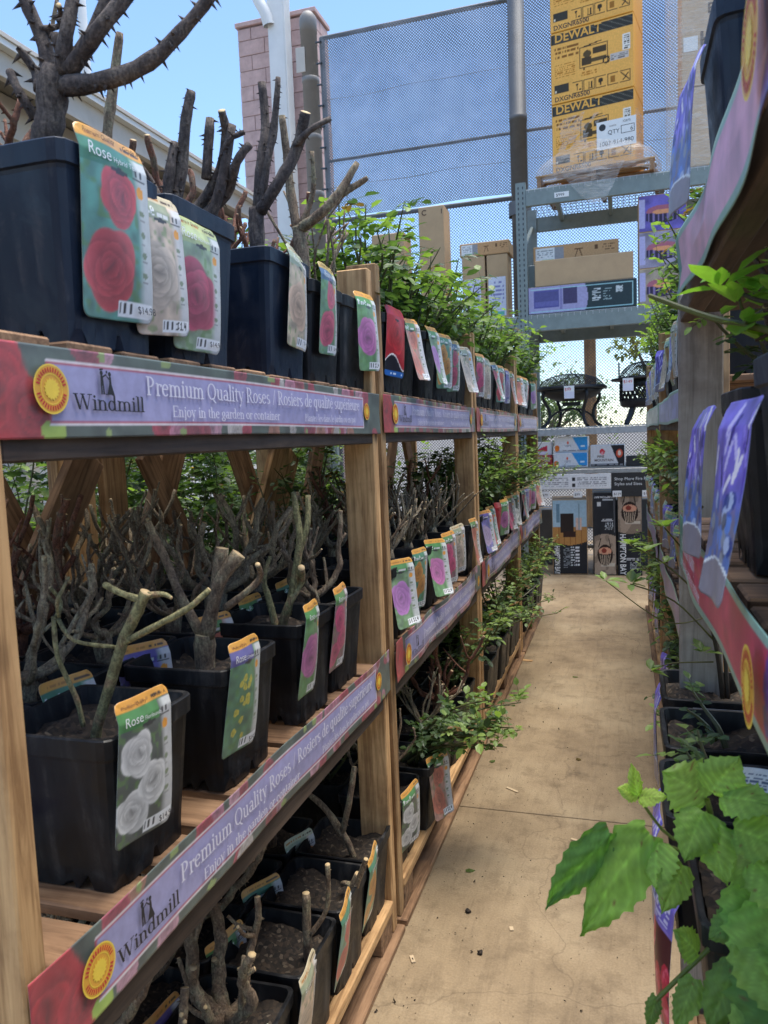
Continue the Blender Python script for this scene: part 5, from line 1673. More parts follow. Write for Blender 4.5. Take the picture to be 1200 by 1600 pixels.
def carton(name, label, cat, x0, x1, y0, y1, z0, z1, mat, canvas=None, texts=(), rz=0, group=None, bev=.006, margin=.0, top=None):
    """box with a printed front (-Y) panel and lettering; texts: (text, u, v, size, mat, rot)"""
    cx, cy = (x0 + x1) / 2, (y0 + y1) / 2
    t = thing(name, label, cat, (cx, cy, z0), rz, group)
    w, d, h = x1 - x0, y1 - y0, z1 - z0
    obj('carton', box_me(w, d, h, mat, bev), t, (0, 0, h / 2))
    mb = MB()
    mb.box(-w / 2 + .01, w / 2 - .01, -.03, .03, h, h + .0012)
    obj('tape', mb.me('tape', 'cardboard'), t)
    if canvas is not None:
        mg = margin + bev
        fn = lambda u, v: (-w / 2 + mg + u * (w - 2 * mg), -d / 2 - .0015 + 0 * u, mg + v * (h - 2 * mg))
        obj('printed_panel', canvas.grid('panel', fn, 'print_matte'), t)
    for k, (tx, u, v, sz, mt, ro, *sq) in enumerate(texts):
        obj('lettering', sans(tx, sz, mt, bold=.02), t, (-w / 2 + u * w, -d / 2 - .0026, v * h), (R(90), R(ro), 0), (sq[0] if sq else 1, 1, 1))
    return t

# generator cartons on a wrapped pallet
def gen_print(lower):
    g = np.random.default_rng(5)
    c = Canvas(110, 92, 'F2B458')
    c.a *= (.94 + .1 * c.noise(g, 5, 1))[..., None]
    c.rect(0, 1, .84, .985, '38362E')
    c.paint((c.v > .84) & (c.v < .985) & (((c.u * 9 + c.v * 14) % 1) < .16) & (c.u > .5), '6A675A')
    c.rect(.03, .5, .855, .97, '4A463C')
    asp = .83
    # line drawing of a generator
    def fr(u0, u1, v0, v1, w=.006):
        for a in ((u0, v0, u1, v0), (u0, v1, u1, v1), (u0, v0, u0, v1), (u1, v0, u1, v1)): c.line(*a, w, '3A2E1C', asp)
    fr(.36, .7, .42, .7); c.rect(.38, .5, .45, .55, '4A3A22'); c.rect(.5, .68, .47, .52, '5A4828'); c.rect(.52, .68, .58, .66, '4A3A22'); c.line(.36, .7, .62, .74, .006, '3A2E1C', asp)
    c.ring(.68, .45, .045, .055, .6, '3A2E1C'); c.rect(.4, .42, .38, .42, '3A2E1C'); c.ell(.45, .6, .05, .05, '5A4828')
    c.bits(g, .04, .34, .62, .8, 26, 3, '8A5A1E', .75)
    c.bits(g, .04, .3, .35, .55, 20, 7, 'B8741E', .55)
    c.bits(g, .36, .56, .3, .36, 20, 2, 'B8741E', .55)
    c.rect(.88, .965, .52, .74, 'ECE6DA'); c.bits(g, .89, .955, .53, .73, 6, 7, '5A5040', .7)
    c.rect(.73, .95, .41, .51, 'C8BEB4'); c.bits(g, .74, .94, .42, .5, 12, 3, '7A7068', .6)
    c.rect(.03, .22, .14, .26, '3C382E'); c.rect(.04, .06, .15, .18, 'F0E0C0')
    for k in range(5):
        u0 = .26 + .145 * k
        fr(u0, u0 + .125, .09, .24, .003)
    c.line(.47, .12, .47, .2, .006, '3A2E1C', asp); c.line(.5, .12, .5, .2, .006, '3A2E1C', asp); c.rect(.45, .52, .105, .115, '3A2E1C')
    c.ell(.61, .185, .03, .035, '3A2E1C'); c.rect(.605, .615, .12, .16, '3A2E1C'); c.ell(.32, .2, .012, .018, '3A2E1C'); c.line(.32, .12, .32, .18, .008, '3A2E1C', asp); c.rect(.34, .37, .11, .14, '3A2E1C')
    c.line(.86, .22, .95, .11, .008, '3A2E1C', asp); c.line(.88, .11, .94, .2, .006, '3A2E1C', asp); c.rect(.73, .78, .12, .2, 'A06A20')
    return c
gp = gen_print(0)
GX0, GX1, GY0, GY1 = -.60, .19, 8.10, 8.66
for k, (z0, z1) in enumerate(((4.03, 4.70), (4.705, 5.375), (5.38, 6.05))):
    carton('generator_carton', ['orange generator carton, lowest of its stack, with white quantity label', 'orange generator carton in the middle of its stack, line drawing showing', 'orange generator carton at the top of its stack, cut by the frame'][k], 'carton',
           GX0, GX1, GY0, GY1, z0, z1, 'orange_print', gp, [('DEWALT', .05, .862, .112, 'orange_print', 0), ('DXGNR6500', .04, .03, .062, 'brown_print', 0)], rz=R(-10), group='stacked generator cartons')
pal = thing('wood_pallet', 'timber pallet under the orange generator cartons on the top beam', 'pallet', (-.2, 8.42, 3.885), R(-6))
for yy in (-.38, -.19, 0, .19, .38):
    board('deck_board', -.56, .56, yy - .05, yy + .05, .105, .122, 'wood_x', None).parent = pal
for ch in pal.children: pass
for xx in (-.53, 0, .53):
    board('stringer', xx - .02, xx + .02, -.43, .43, 0.004, .104, 'wood_dark_y', None).parent = pal
ql = thing('quantity_label', 'white sheet reading QTY 6 stuck on the lowest generator carton', 'label', (-.03, 8.063, 4.18), R(-10))
obj('sheet', box_me(.37, .0015, .26, 'white_print', .0004), ql, (0, -.004, .13))
for tx, x, z, sz, mt in (('QTY', -.08, .13, .055, 'black_print'), ('6', .13, .13, .055, 'black_print'), ('1003-914-980', -.165, .03, .058, 'black_print'), ('72973', .06, .215, .03, 'black_print'), ('12/30/22', -.07, .198, .02, 'brown_print')):
    obj('lettering', sans(tx, sz, mt), ql, (x, -.006, z), FACE_NY)
mb = MB(); n = 20
mb.add([(-.13 + .032 * math.cos(6.283 * k / n), -.0056, .205 + .032 * math.sin(6.283 * k / n)) for k in range(n)], [tuple(range(n))])
mb.box(.045, .17, -.0056, -.0054, .115, .12); mb.box(.045, .17, -.0056, -.0054, .185, .19); mb.box(.045, .05, -.0056, -.0054, .12, .185); mb.box(.165, .17, -.0056, -.0054, .12, .185)
obj('stamp', mb.me('stamp', 'black_print'), ql)
gs = thing('state_sticker', 'small white sticker with a green shape on the lowest generator carton', 'sticker', (.05, 8.060, 4.60), R(-10))
obj('sheet', box_me(.085, .0015, .1, 'white_print', .0004), gs, (0, -.005, .03))
flat('green_print', (.05, .3, .12), .5)
mb = MB(); mb.add([(-.03, -.0062, .07), (-.03, -.0062, .03), (.0, -.0062, .0), (.03, -.0062, -.01), (.025, -.0062, .012), (-.005, -.0062, .04), (-.005, -.0062, .07)], [tuple(range(7))])
obj('state_shape', mb.me('state', 'green_print'), gs)

# stretch film round carton foot and pallet, with a torn tail
def film(name, label, ringf, nz, nk, loc, rz, extra=None, jt=.012):
    r = random.Random(3)
    vs = []; fs = []
    for i in range(nz):
        t = i / (nz - 1)
        for k in range(nk):
            x, y, z = ringf(t, k / nk)
            vs.append((x + r.uniform(-jt, jt), y + r.uniform(-jt, jt), z + r.uniform(-.006, .006)))
    for i in range(nz - 1):
        for k in range(nk):
            k2 = (k + 1) % nk
            fs.append((i * nk + k, i * nk + k2, (i + 1) * nk + k2, (i + 1) * nk + k))
    if extra:
        o = len(vs); v2, f2 = extra(); vs += v2; fs += [tuple(a + o for a in f) for f in f2]
    t = obj(name, me_from('film', vs, fs, 'stretch_film', smooth=True), None, loc, (0, 0, rz))
    return tag(t, label, 'stretch film')
def rr(hx, hy, a):
    c, s_ = math.cos(a), math.sin(a); p = 8
    q = (abs(c) ** p + abs(s_) ** p) ** (-1 / p)
    return hx * c * q, hy * s_ * q
def rf(t, k):
    a = 2 * math.pi * k
    if t < .3: hx, hy = .57, .44
    else:
        s_ = min(1, (t - .3) / .22); hx = .57 - .165 * s_; hy = .44 - .14 * s_
    x, y = rr(hx, hy, a)
    return x, y, .045 + t * .62 + .03 * math.sin(a * 3)
def tail():
    vs = []; fs = []
    r = random.Random(8)
    for i in range(9):
        for j in range(9):
            t = i / 8; s_ = j / 8
            x = -.3 + .62 * s_ * (1 - .75 * t) + .28 * t
            vs.append((x, -.50 - .02 * math.sin(s_ * 7) + r.uniform(-.012, .012), .10 - .34 * t + .05 * math.sin(s_ * 3.14) * (1 - t) + r.uniform(-.01, .01)))
    for i in range(8):
        for j in range(8):
            a = i * 9 + j; fs.append((a, a + 1, a + 10, a + 9))
    return vs, fs
film('stretch_film', 'crumpled clear stretch film round the pallet with torn hanging tail', rf, 16, 56, (-.2, 8.40, 3.885), R(-8), tail)

# second shelf: cartons
def hood_print():
    g = np.random.default_rng(9)
    c = Canvas(130, 34, '2E3E42')
    c.rect(0, .5, 0, 1, 'A6A2C8'); c.ell(.5, .5, .06, .6, 'A6A2C8')
    c.rect(.05, .29, .2, .85, '5A5A9A'); c.paint((c.u > .06) & (c.u < .28) & (c.v > .25) & (c.v < .8), '6A6AA8'); c.a[(c.u > .06) & (c.u < .28) & (c.v > .45) & (c.v < .8)] *= .7
    c.rect(.33, .46, .3, .9, '4A4468'); c.rect(.3, .32, .1, .95, '8884B4')
    c.rect(.02, .97, .90, .93, 'A8D8DC'); c.rect(.02, .97, .06, .09, 'A8D8DC'); c.rect(.965, .972, .08, .92, 'A8D8DC')
    c.bits(g, .6, .68, .3, .8, 5, 9, 'D8E0E0', .8); c.bits(g, .7, .78, .3, .75, 6, 10, '9AB0B0', .6); c.rect(.82, .88, .55, .8, 'C8D0D0'); c.bits(g, .82, .88, .55, .8, 6, 5, '4A5A5A', .5)
    return c
carton('long_carton', 'long dark carton with a violet photo on the second steel shelf', 'carton', -.90, .145, 8.02, 8.4, 2.655, 2.925, 'steel_dark', hood_print(), [('25 IN OUTDOOR', .57, .55, .0, 'white_print', 0)][:0])
carton('long_carton', 'plain brown carton lying on the dark long carton', 'carton', -.83, .115, 8.04, 8.4, 2.928, 3.185, 'cardboard')
def kraft(seed, label_left=True):
    g = np.random.default_rng(seed)
    c = Canvas(110, 30, 'C79B6C')
    if label_left:
        c.rect(.02, .25, .1, .9, 'E4E6E4'); c.bits(g, .04, .23, .3, .8, 12, 4, '9A9EA0', .6); c.rect(.1, .24, .1, .2, '7AB88A'); c.rect(.25, .36, .1, .9, '9A9A9C')
    c.line(.5, .2, .53, .65, .006, '6A4A2C', .3); c.line(.58, .2, .55, .65, .006, '6A4A2C', .3); c.rect(.49, .59, .64, .72, '6A4A2C')
    c.rect(.73, .77, .55, .8, '6A4A2C'); c.bits(g, .82, .97, .4, .85, 12, 3, '7A5A3A', .6)
    return c
carton('kraft_carton', 'shallow printed kraft carton on top of the plain brown one', 'carton', -.86, -.02, 8.22, 8.55, 3.19, 3.36, 'cardboard', kraft(3))
carton('teal_carton', 'narrow teal carton end beside the plain brown carton', 'carton', -.9, -.835, 8.15, 8.5, 2.93, 3.17, 'steel_green', None)
def pit_print(seed, tint):
    g = np.random.default_rng(seed)
    c = Canvas(44, 50, tint)
    c.a *= (.6 + .7 * c.noise(g, 6, 1))[..., None]
    c.ell(.5, .55, .34, .16, 'B06A7A'); c.rect(.16, .84, .3, .5, '38304A'); c.ell(.5, .32, .34, .12, '38304A')
    for k in range(7): c.rect(.2 + k * .1, .23 + k * .1, .25, .5, '8A7AA8')
    c.ell(.5, .52, .2, .07, 'E8A070'); c.rect(0, .12, .1, .9, 'B8B4DC')
    return c
for k, (z0, z1) in enumerate(((2.655, 3.0), (3.003, 3.345), (3.348, 3.69))):
    carton('fire_pit_carton', ['violet picture carton resting on the second steel beam', 'violet picture carton in the middle of its stack of three', 'violet picture carton just under the top beam'][k], 'carton', .165, .60, 8.03 + .01 * k, 8.5, z0, z1, 'cardboard', pit_print(20 + k, ['A89A88', '9A94A8', '7468B8'][k]), group='violet cartons stacked in three')

# left bay cartons behind the leafy roses
carton('tall_carton', 'tall kraft carton standing left of the steel upright', 'carton', -1.34, -1.12, 8.2, 8.5, 2.655, 3.33, 'cardboard', None)
carton('tall_carton', 'tall kraft carton with white label, second left of the upright', 'carton', -1.60, -1.36, 8.2, 8.5, 2.655, 3.33, 'cardboard', None)
for k, x in enumerate((-1.325, -1.585)):
    g = np.random.default_rng(40 + k)
    c = Canvas(24, 40, 'DADCEA'); c.bits(g, .1, .9, .3, .9, 10, 6, '8A8ABA', .5); c.rect(.1, .9, .02, .12, '6ABCA8')
    o = obj('carton_label', c.grid('lbl', lambda u, v: (u * .18, 0 * u, v * .4), 'print_matte'), None, (x, 8.197, 2.70))
    tag(o, ['white printed label on the tall carton nearest the upright', 'white printed label on the second tall carton'][k], 'label')
carton('flat_carton', 'flat carton with pale label lying across the tall cartons', 'carton', -1.62, -1.10, 8.2, 8.5, 3.335, 3.47, 'cardboard', kraft(6))
carton('display_carton', 'square kraft carton rising above the leafy roses', 'carton', -2.08, -1.80, 8.3, 8.6, 2.655, 3.93, 'cardboard', None, [('C', .12, .93, .08, 'brown_print', 0), ('1', .85, .93, .07, 'brown_print', 0)])
carton('display_carton', 'lower kraft carton half hidden by rose leaves', 'carton', -2.62, -2.25, 8.3, 8.6, 2.655, 3.70, 'cardboard', None)

# wrapped cartons upper right
carton('reel_carton', 'brown carton with big lettering high on the right', 'carton', .56, 1.25, 8.05, 8.6, 4.62, 5.75, 'cardboard_pale', None, [('Hose', .22, .30, .19, 'brown_print', 0), ('03', .58, .13, .12, 'brown_print', 0), ('Batavia', .32, .55, .13, 'brown_print', 0), ('Sunc', .36, .68, .13, 'brown_print', 0)])
o = board('shipping_label', .575, .70, 8.043, 8.0455, 4.93, 5.06, 'white_print', None, .0005); tag(o, 'white shipping label on the lettered brown carton', 'label')
carton('reel_carton', 'brown carton under the lettered one, wrapped in film', 'carton', .56, 1.25, 8.05, 8.6, 3.9, 4.61, 'cardboard_pale', None)
def rf2(t, k):
    x, y = rr(.42, .33, 2 * math.pi * k)
    return x, y, t * 1.95
film('stretch_film', 'cloudy stretch film sleeve round the tall brown cartons on the right', rf2, 12, 48, (.86, 8.36, 3.885), 0, None, .003)

# fire pits on the third shelf
ZS = 1.514
fp = thing('fire_pit', 'round black bowl fire pit on curved legs with domed screen', 'fire pit', (-.51, 8.36, ZS))
mb = MB()
mb.lathe([(.02, .27), (.12, .275), (.22, .30), (.29, .34), (.325, .385), (.30, .385), (.2, .32), (.02, .3)], 40)
obj('bowl', mb.me('bowl', 'black_iron', True), fp)
mb = MB(); mb.lathe([(.30, .385), (.355, .385), (.362, .392), (.355, .415), (.345, .42), (.30, .42)], 40)
obj('rim', mb.me('rim', 'black_iron', True), fp)
mb = MB(); mb.lathe([(.325 * math.cos(a), .42 + .125 * math.sin(a)) for a in [R(x) for x in range(0, 91, 9)]], 48)
obj('domed_screen', mb.me('dome', 'spark_screen', True), fp)
mb = MB()
for ph in (.3, .3 + math.pi / 2):
    mb.tube([(.33 * math.cos(a) * math.cos(ph), .33 * math.cos(a) * math.sin(ph), .422 + .128 * math.sin(a)) for a in [R(x) for x in range(0, 181, 12)]], .006, 5)
mb.tube([(.0, -.05, .555), (0, -.04, .58), (0, .04, .58), (0, .05, .555)], .006, 5)
obj('screen_band', mb.me('band', 'black_iron'), fp)
for k in range(4):
    a = R(45 + 90 * k - 14)
    ca, sa = math.cos(a), math.sin(a)
    mb = MB()
    pr = [(.30, .375), (.325, .34), (.315, .28), (.27, .21), (.25, .14), (.265, .07), (.31, .02), (.345, .005)]
    mb.tube(smooth_path([(r_ * ca, r_ * sa, z) for r_, z in pr], [.021, .021, .02, .018, .016, .016, .015, .014])[0], .017, 7)
    obj('leg', mb.me('leg', 'black_iron', True), fp)
for ph in (R(31), R(121)):
    mb = MB()
    mb.tube([(.27 * math.cos(a) * math.cos(ph), .27 * math.cos(a) * math.sin(ph), .03 + .16 * math.sin(a)) for a in [R(x) for x in range(0, 181, 12)]], .011, 6)
    obj('arch', mb.me('arch', 'black_iron', True), fp)
mb = MB(); mb.box(-.09, .09, -.03, .03, .22, .26)
obj('ash_catch', mb.me('catch', 'black_iron'), fp)
def price_card(label, loc, txt):
    t = thing('price_card', label, 'price card', loc)
    obj('card', box_me(.10, .002, .125, 'white_print', .0005), t)
    mb = MB(); mb.box(-.048, .048, -.0022, -.0018, -.06, .005); obj('blue_panel', mb.me('bp', 'lilac_print'), t)
    flat('price_red', (.6, .06, .08)) if 'price_red' not in MATS else None
    obj('lettering', sans(txt, .042, 'price_red'), t, (-.045, -.003, .015), FACE_NY)
    mb = MB(); mb.tube([(0, 0, .06), (0, -.004, .09), (0, 0, .12)], .003, 5); obj('hook', mb.me('hook', 'galvanised'), t)
price_card('white price card hanging on the round bowl fire pit', (-.51, 8.00, 1.86), '$99')
price_card('white price card hanging on the barrel fire pit', (.055, 8.02, 1.905), '$149')

bp_ = thing('barrel_fire_pit', 'black barrel fire pit with lattice sides and flat collar', 'fire pit', (.22, 8.36, ZS))
mb = MB(); mb.lathe([(.02, .17), (.2, .175), (.235, .19), (.245, .225), (.245, .25)], 36); mb.lathe([(.245, .40), (.245, .445), (.235, .445)], 36)
obj('body', mb.me('body', 'black_iron', True), bp_)
mb = MB()
for k in range(30):
    for sg in (-1, 1):
        a0 = 6.283 * k / 30; a1 = a0 + sg * .42
        mb.tube([(.243 * math.cos(a0 + (a1 - a0) * t), .243 * math.sin(a0 + (a1 - a0) * t), .24 + .17 * t) for t in (0, .33, .66, 1)], .008, 4)
obj('lattice', mb.me('lattice', 'black_iron'), bp_)
mb = MB(); mb.lathe([(.235, .445), (.33, .45), (.335, .46), (.33, .468), (.235, .465)], 36)
obj('collar', mb.me('collar', 'black_iron', True), bp_)
mb = MB(); mb.lathe([(.24 * math.cos(a), .468 + .16 * math.sin(a)) for a in [R(x) for x in range(0, 91, 9)]], 40)
obj('domed_screen', mb.me('dome', 'spark_screen', True), bp_)
mb = MB()
for ph in (.2, .2 + math.pi / 2):
    mb.tube([(.245 * math.cos(a) * math.cos(ph), .245 * math.cos(a) * math.sin(ph), .47 + .163 * math.sin(a)) for a in [R(x) for x in range(0, 181, 12)]], .006, 5)
mb.lathe([(.236, .468), (.25, .468), (.25, .482), (.236, .482)], 30)
obj('screen_band', mb.me('band', 'black_iron'), bp_)
for k in range(4):
    a = R(45 + 90 * k); ca, sa = math.cos(a), math.sin(a)
    mb = MB(); mb.tube([(.16 * ca, .16 * sa, .19), (.2 * ca, .2 * sa, .1), (.26 * ca, .26 * sa, .004)], [.03, .03, .026], 6)
    obj('leg', mb.me('leg', 'black_iron'), bp_)
mb = MB(); mb.tube([(-.25, -.12, .46), (-.25, -.12, .62)], .008, 6); obj('poker', mb.me('poker', 'black_iron'), bp_)

# firelog cartons on the fourth shelf
def log_print(k):
    g = np.random.default_rng(70 + k)
    if k == 0:
        c = Canvas(56, 26, 'E2E2E0')
        c.paint(c.u + (c.v - .5) * .25 > .66, '3A9AD8'); c.rect(0, 1, 0, .1, 'C8C8C8'); c.bits(g, .05, .95, .02, .12, 24, 1, '404048', .7)
        c.ell(.4, .62, .035, .1, 'E8603A'); c.bits(g, .3, .5, .34, .46, 14, 2, '8A8A90', .7); c.ell(.06, .25, .08, .22, 'E87A2C'); c.rect(.8, .92, .3, .42, 'D8ECF8')
        return c
    if k == 1:
        c = Canvas(56, 30, '2A2628')
        c.paint((c.u < .62 + (.9 - c.v) * .25) & (c.v > .12), 'DCDAD6'); c.ell(.34, .7, .08, .14, 'D83A44'); c.ell(.34, .62, .04, .1, 'EFA0A0'); c.bits(g, .03, .95, .02, .1, 20, 1, 'B8B8B8', .7)
        c.ell(.85, .6, .1, .2, 'D8583A'); c.ell(.85, .62, .05, .12, 'F0D8C0')
        return c
    c = Canvas(30, 22, '9A3A3C'); c.rect(.05, .95, .5, .95, 'B8A090'); c.ell(.5, .55, .14, .2, '3A2A2A'); c.bits(g, .1, .9, .1, .4, 10, 2, 'E8D8D0', .7)
    return c
ZL = 1.10
carton('firelog_carton', 'blue and white firelog carton resting on the wire shelf', 'carton', -.68, -.34, 8.05, 8.35, ZL, ZL + .155, 'white_print', log_print(0), group='blue firelog cartons')
carton('firelog_carton', 'blue and white firelog carton on top of its twin', 'carton', -.67, -.335, 8.06, 8.35, ZL + .157, ZL + .315, 'white_print', log_print(0), group='blue firelog cartons')
carton('firelog_carton', 'white and black firelog carton with red flame mark', 'carton', -.315, .02, 8.05, 8.35, ZL, ZL + .22, 'white_print', log_print(1), [('PINE', .2, .42, .034, 'brown_print', 0), ('MOUNTAIN', .12, .25, .034, 'brown_print', 0)])
carton('firelog_carton', 'small red firelog carton at the left end of the shelf', 'carton', -.88, -.70, 8.05, 8.3, ZL, ZL + .13, 'red_print', log_print(2))
c = Canvas(20, 14, 'E8E8EA'); c.paint((c.u > .2) & (c.u < .75) & (c.v > .3) & (c.v < .3 + c.u * .6), 'D0304A')
carton('firelog_carton', 'white carton with red wedge above the small red one', 'carton', -.88, -.70, 8.1, 8.3, ZL + .133, ZL + .27, 'white_print', c)
carton('firelog_carton', 'low dark carton at the right end of the shelf', 'carton', .03, .3, 8.05, 8.3, ZL, ZL + .1, 'black_print', None)

# shelf signs
g = np.random.default_rng(77)
c = Canvas(120, 24, 'E4E4E2')
for u0 in (.03, .53):
    c.rect(u0 - .03, u0 + .015, .55, .8, '303030'); c.rect(u0 - .03, u0 + .015, .12, .37, '303030'); c.bits(g, u0 + .04, u0 + .42, .1, .85, 40, 5, '9A9A9A', .7)
o = thing('shelf_sign', 'white information sign hanging under the firelog shelf', 'sign', (-.87, 7.985, .885))
obj('board', box_me(.75, .004, .15, 'white_print', .001), o, (.375, 0, .075))
obj('printed_panel', c.grid('p', lambda u, v: (.005 + u * .74, -.0032 + 0 * u, .005 + v * .14), 'print_matte'), o)
o = thing('shelf_sign', 'black sign inviting to shop more styles under the shelf', 'sign', (-.115, 7.987, .80))
obj('board', box_me(.44, .004, .24, 'black_print', .001), o, (.22, 0, .12))
obj('lettering', sans('Shop More Fire Pit', .042, 'white_print'), o, (.03, -.003, .165), FACE_NY)
obj('lettering', sans('Styles and Sizes', .042, 'white_print'), o, (.03, -.003, .115), FACE_NY)
for k, (x, tx) in enumerate(((-.80, '$79'), (-.48, '$99'), (-.10, '$129'), (.18, '$149'))):
    o = thing('price_tag', f"small white shelf price tag, {ORD[k]} from the left under the signs", 'price tag', (x, 7.975, .80))
    obj('card', box_me(.085, .0015, .062, 'white_print', .0004), o, (.04, 0, .031))
    obj('lettering', sans(tx, .034, 'black_print'), o, (.008, -.0015, .018), FACE_NY)

# big cartons on the floor under the rack
def hb_print(k):
    g = np.random.default_rng(80 + k)
    c = Canvas(52, 116, '26282C')
    c.a *= (.8 + .4 * c.noise(g, 4, 1))[..., None]
    asp = 2.3
    if k == 0:
        c.paint(c.v > .44 - .05 * np.sin(c.u * 3.14), 'A8C4D0'); c.paint((c.v > .44 - .05 * np.sin(c.u * 3.14)) & (c.v < .64), 'B8854A')
        for q in range(6): c.rect(q / 6, q / 6 + .012, .4, .64, '8A5A2C') if q else None
        c.rect(.22, .62, .56, .82, '2E2420'); c.rect(.3, .68, .5, .58, '3A241C'); c.rect(.68, .86, .6, .76, 'D8B8A4'); c.rect(.1, .2, .7, .95, '6A8A9A'); c.rect(.75, .8, .6, .95, '8AA0A8')
        c.bits(g, .3, .5, .08, .36, 7, 14, '9AA0A4', .6); c.bits(g, .52, .64, .1, .38, 4, 8, 'D8DCDC', .8); c.bits(g, .66, .78, .1, .38, 4, 6, 'E4E4E4', .8); c.rect(.05, .95, .41, .415, '8A8A8A')
    else:
        lo = (k == 1)
        ph = (c.v < .47 + .03 * np.sin(c.u * 3.14)) if lo else (c.v > .53 - .03 * np.sin(c.u * 3.14))
        c.paint(ph, 'A8937E'); vc = .24 if lo else .76
        c.paint(ph & (c.noise(g, 5, 1) > .55), '8A7866')
        c.rect(.3, .95, vc - .14, vc - .1, 'C8BCA8')
        c.ell(.5, vc, .36, .13, '2C1E18'); c.ell(.5, vc + .05, .3, .045, 'D89A7A'); c.ell(.45, vc + .055, .12, .03, '8A3A2C')
        for q in range(6): c.line(.25 + q * .1, vc + .02, .34 + q * .065, vc - .12, .018, 'B4A088', asp)
        c.line(.2, vc + .1, .3, vc + .2, .02, '2C1E18', asp); c.line(.75, vc + .1, .68, vc + .2, .02, '2C1E18', asp); c.rect(.1, .95, vc + .0, vc + .012, '2C1E18')
        b0 = .52 if lo else .04
        c.bits(g, .5, .9, b0 + .03, b0 + .12, 12, 5, 'B8BCBC', .6); c.bits(g, .35, .9, b0 + .13, b0 + .17, 9, 2, 'E0E0E0', .85); c.rect(.14, .32, b0 + .32, b0 + .37, 'D0D0CC'); c.bits(g, .4, .9, b0 + .38, b0 + .41, 10, 1, 'C0C4C4', .8)
        c.rect(.06, .07, b0, b0 + .44, '8A8A8A'); c.rect(.94, .95, b0, b0 + .44, '8A8A8A')
    return c
carton('fire_pit_box', 'tall picture box with wooden deck photo, left on the floor', 'carton', -.72, -.37, 8.02, 8.5, .004, .775, 'cardboard', hb_print(0), [('HAMPTON BAY', .06, .385, .075, 'white_print', 90, .56)], rz=R(4))
carton('fire_pit_box', 'tall dark box with picture at its foot, middle on the floor', 'carton', -.305, -.085, 8.0, 8.5, .004, .845, 'black_print', hb_print(1), [('HAMPTON BAY', .93, .955, .028, 'white_print', 180)], rz=R(3))
carton('fire_pit_box', 'tall dark box with picture at its top, right on the floor', 'carton', -.055, .18, 8.0, 8.5, .004, .845, 'black_print', hb_print(2), [('HAMPTON BAY', .10, .50, .08, 'white_print', 90, .74)], rz=R(-1))
carton('grey_carton', 'dull grey carton behind the floor boxes at the left', 'carton', -.93, -.66, 8.62, 9.0, .004, .62, 'pipe_grey')
carton('grey_carton', 'dull grey carton behind the right floor boxes', 'carton', -.3, .5, 8.62, 9.0, .004, .72, 'steel_dark')

# ------------------------------------------------------------------ fence, column, pillar
fz = 6.42
fence = thing('mesh_fence', 'tall steel mesh fence behind the storage rack', 'fence', (-3.55, 9.35, 0))
def sheet(name, mat, x0, x1, z0, z1, y, parent):
    return obj(name, me_from(name, [(x0, 0, z0), (x1, 0, z0), (x1, 0, z1), (x0, 0, z1), (x0, .006, z0), (x1, .006, z0), (x1, .006, z1), (x0, .006, z1)], [(0, 1, 2, 3)], mat), parent, (3.55, y, 0))
sheet('mesh_panel', 'expanded_mesh', -3.5, 4.2, .05, 4.22, 0, fence)
for z in (4.95, 4.22, 2.6, .1, fz):
    mb = MB(); mb.tube([(-3.52, .03, z), (4.2, .03, z)], .028 if z != 4.95 else .018, 8)
    obj('rail', mb.me('rail', 'pipe_grey', True), fence, (3.55, 0, 0))
for x in (-3.5, 4.15):
    mb = MB(); mb.tube([(x, .03, 0), (x, .03, fz)], .035, 8)
    obj('fence_post', mb.me('post', 'pipe_grey', True), fence, (3.55, 0, 0))
cl = thing('shade_cloth', 'blue-grey woven shade cloth tied over the upper fence', 'shade cloth', (-3.55, 9.31, 4.25))
vs = []; fs = []; nx, nz = 60, 24
r = random.Random(2)
for j in range(nz + 1):
    for i in range(nx + 1):
        x = .06 + 7.6 * i / nx; z = 2.14 * j / nz
        vs.append((x, .025 * math.sin(x * 2.3 + z) + .02 * math.sin(x * 6 + z * 3) + .012 * math.sin(z * 11 + x * 1.5) + r.uniform(-.006, .006), z))
for j in range(nz):
    for i in range(nx):
        a = j * (nx + 1) + i; fs.append((a, a + 1, a + nx + 2, a + nx + 1))
obj('cloth', me_from('cloth', vs, fs, 'shade_cloth', smooth=True), cl)
for zz in (.36, 1.4):
    mb = MB(); mb.tube([(.06 + .1 * q, .025 * math.sin((.06 + .1 * q) * 2.3 + zz) + .02 * math.sin((.06 + .1 * q) * 6 + zz * 3) - .012, zz + .004 * math.sin(q * .4 + zz)) for q in range(77)], .003, 4); obj('seam', mb.me('seam', 'pipe_grey'), cl)
for k in range(9):
    mb = MB(); mb.tube([(.06, 0, .1 + k * .25), (-.02, .04, .12 + k * .25)], .012, 5); obj('tie', mb.me('tie', 'steel_dark'), cl)
cp = thing('pipe_column', 'thick grey pipe column rising behind the steel upright', 'column', (-1.10, 9.2, 0))
mb = MB(); mb.lathe([(.095, 0), (.095, 5.0), (.1, 5.0), (.1, 5.06), (.095, 5.06), (.095, 7.6)], 24); obj('pipe', mb.me('pipe', 'pipe_grey', True), cp)
mb = MB(); mb.lathe([(.13, 3.95), (.13, 4.1), (.1, 4.1)], 20); obj('collar', mb.me('collar', 'pipe_grey'), cp)
ep = thing('pipe_column', 'capped taupe pipe column at the left end of the fence', 'column', (-3.74, 9.55, 0))
mb = MB(); mb.lathe([(.105, 0), (.105, 6.6), (.11, 6.6), (.11, 6.75), (.1, 6.8), (.06, 6.85), (.005, 6.87)], 24); obj('pipe', mb.me('pipe', 'taupe_paint', True), ep)
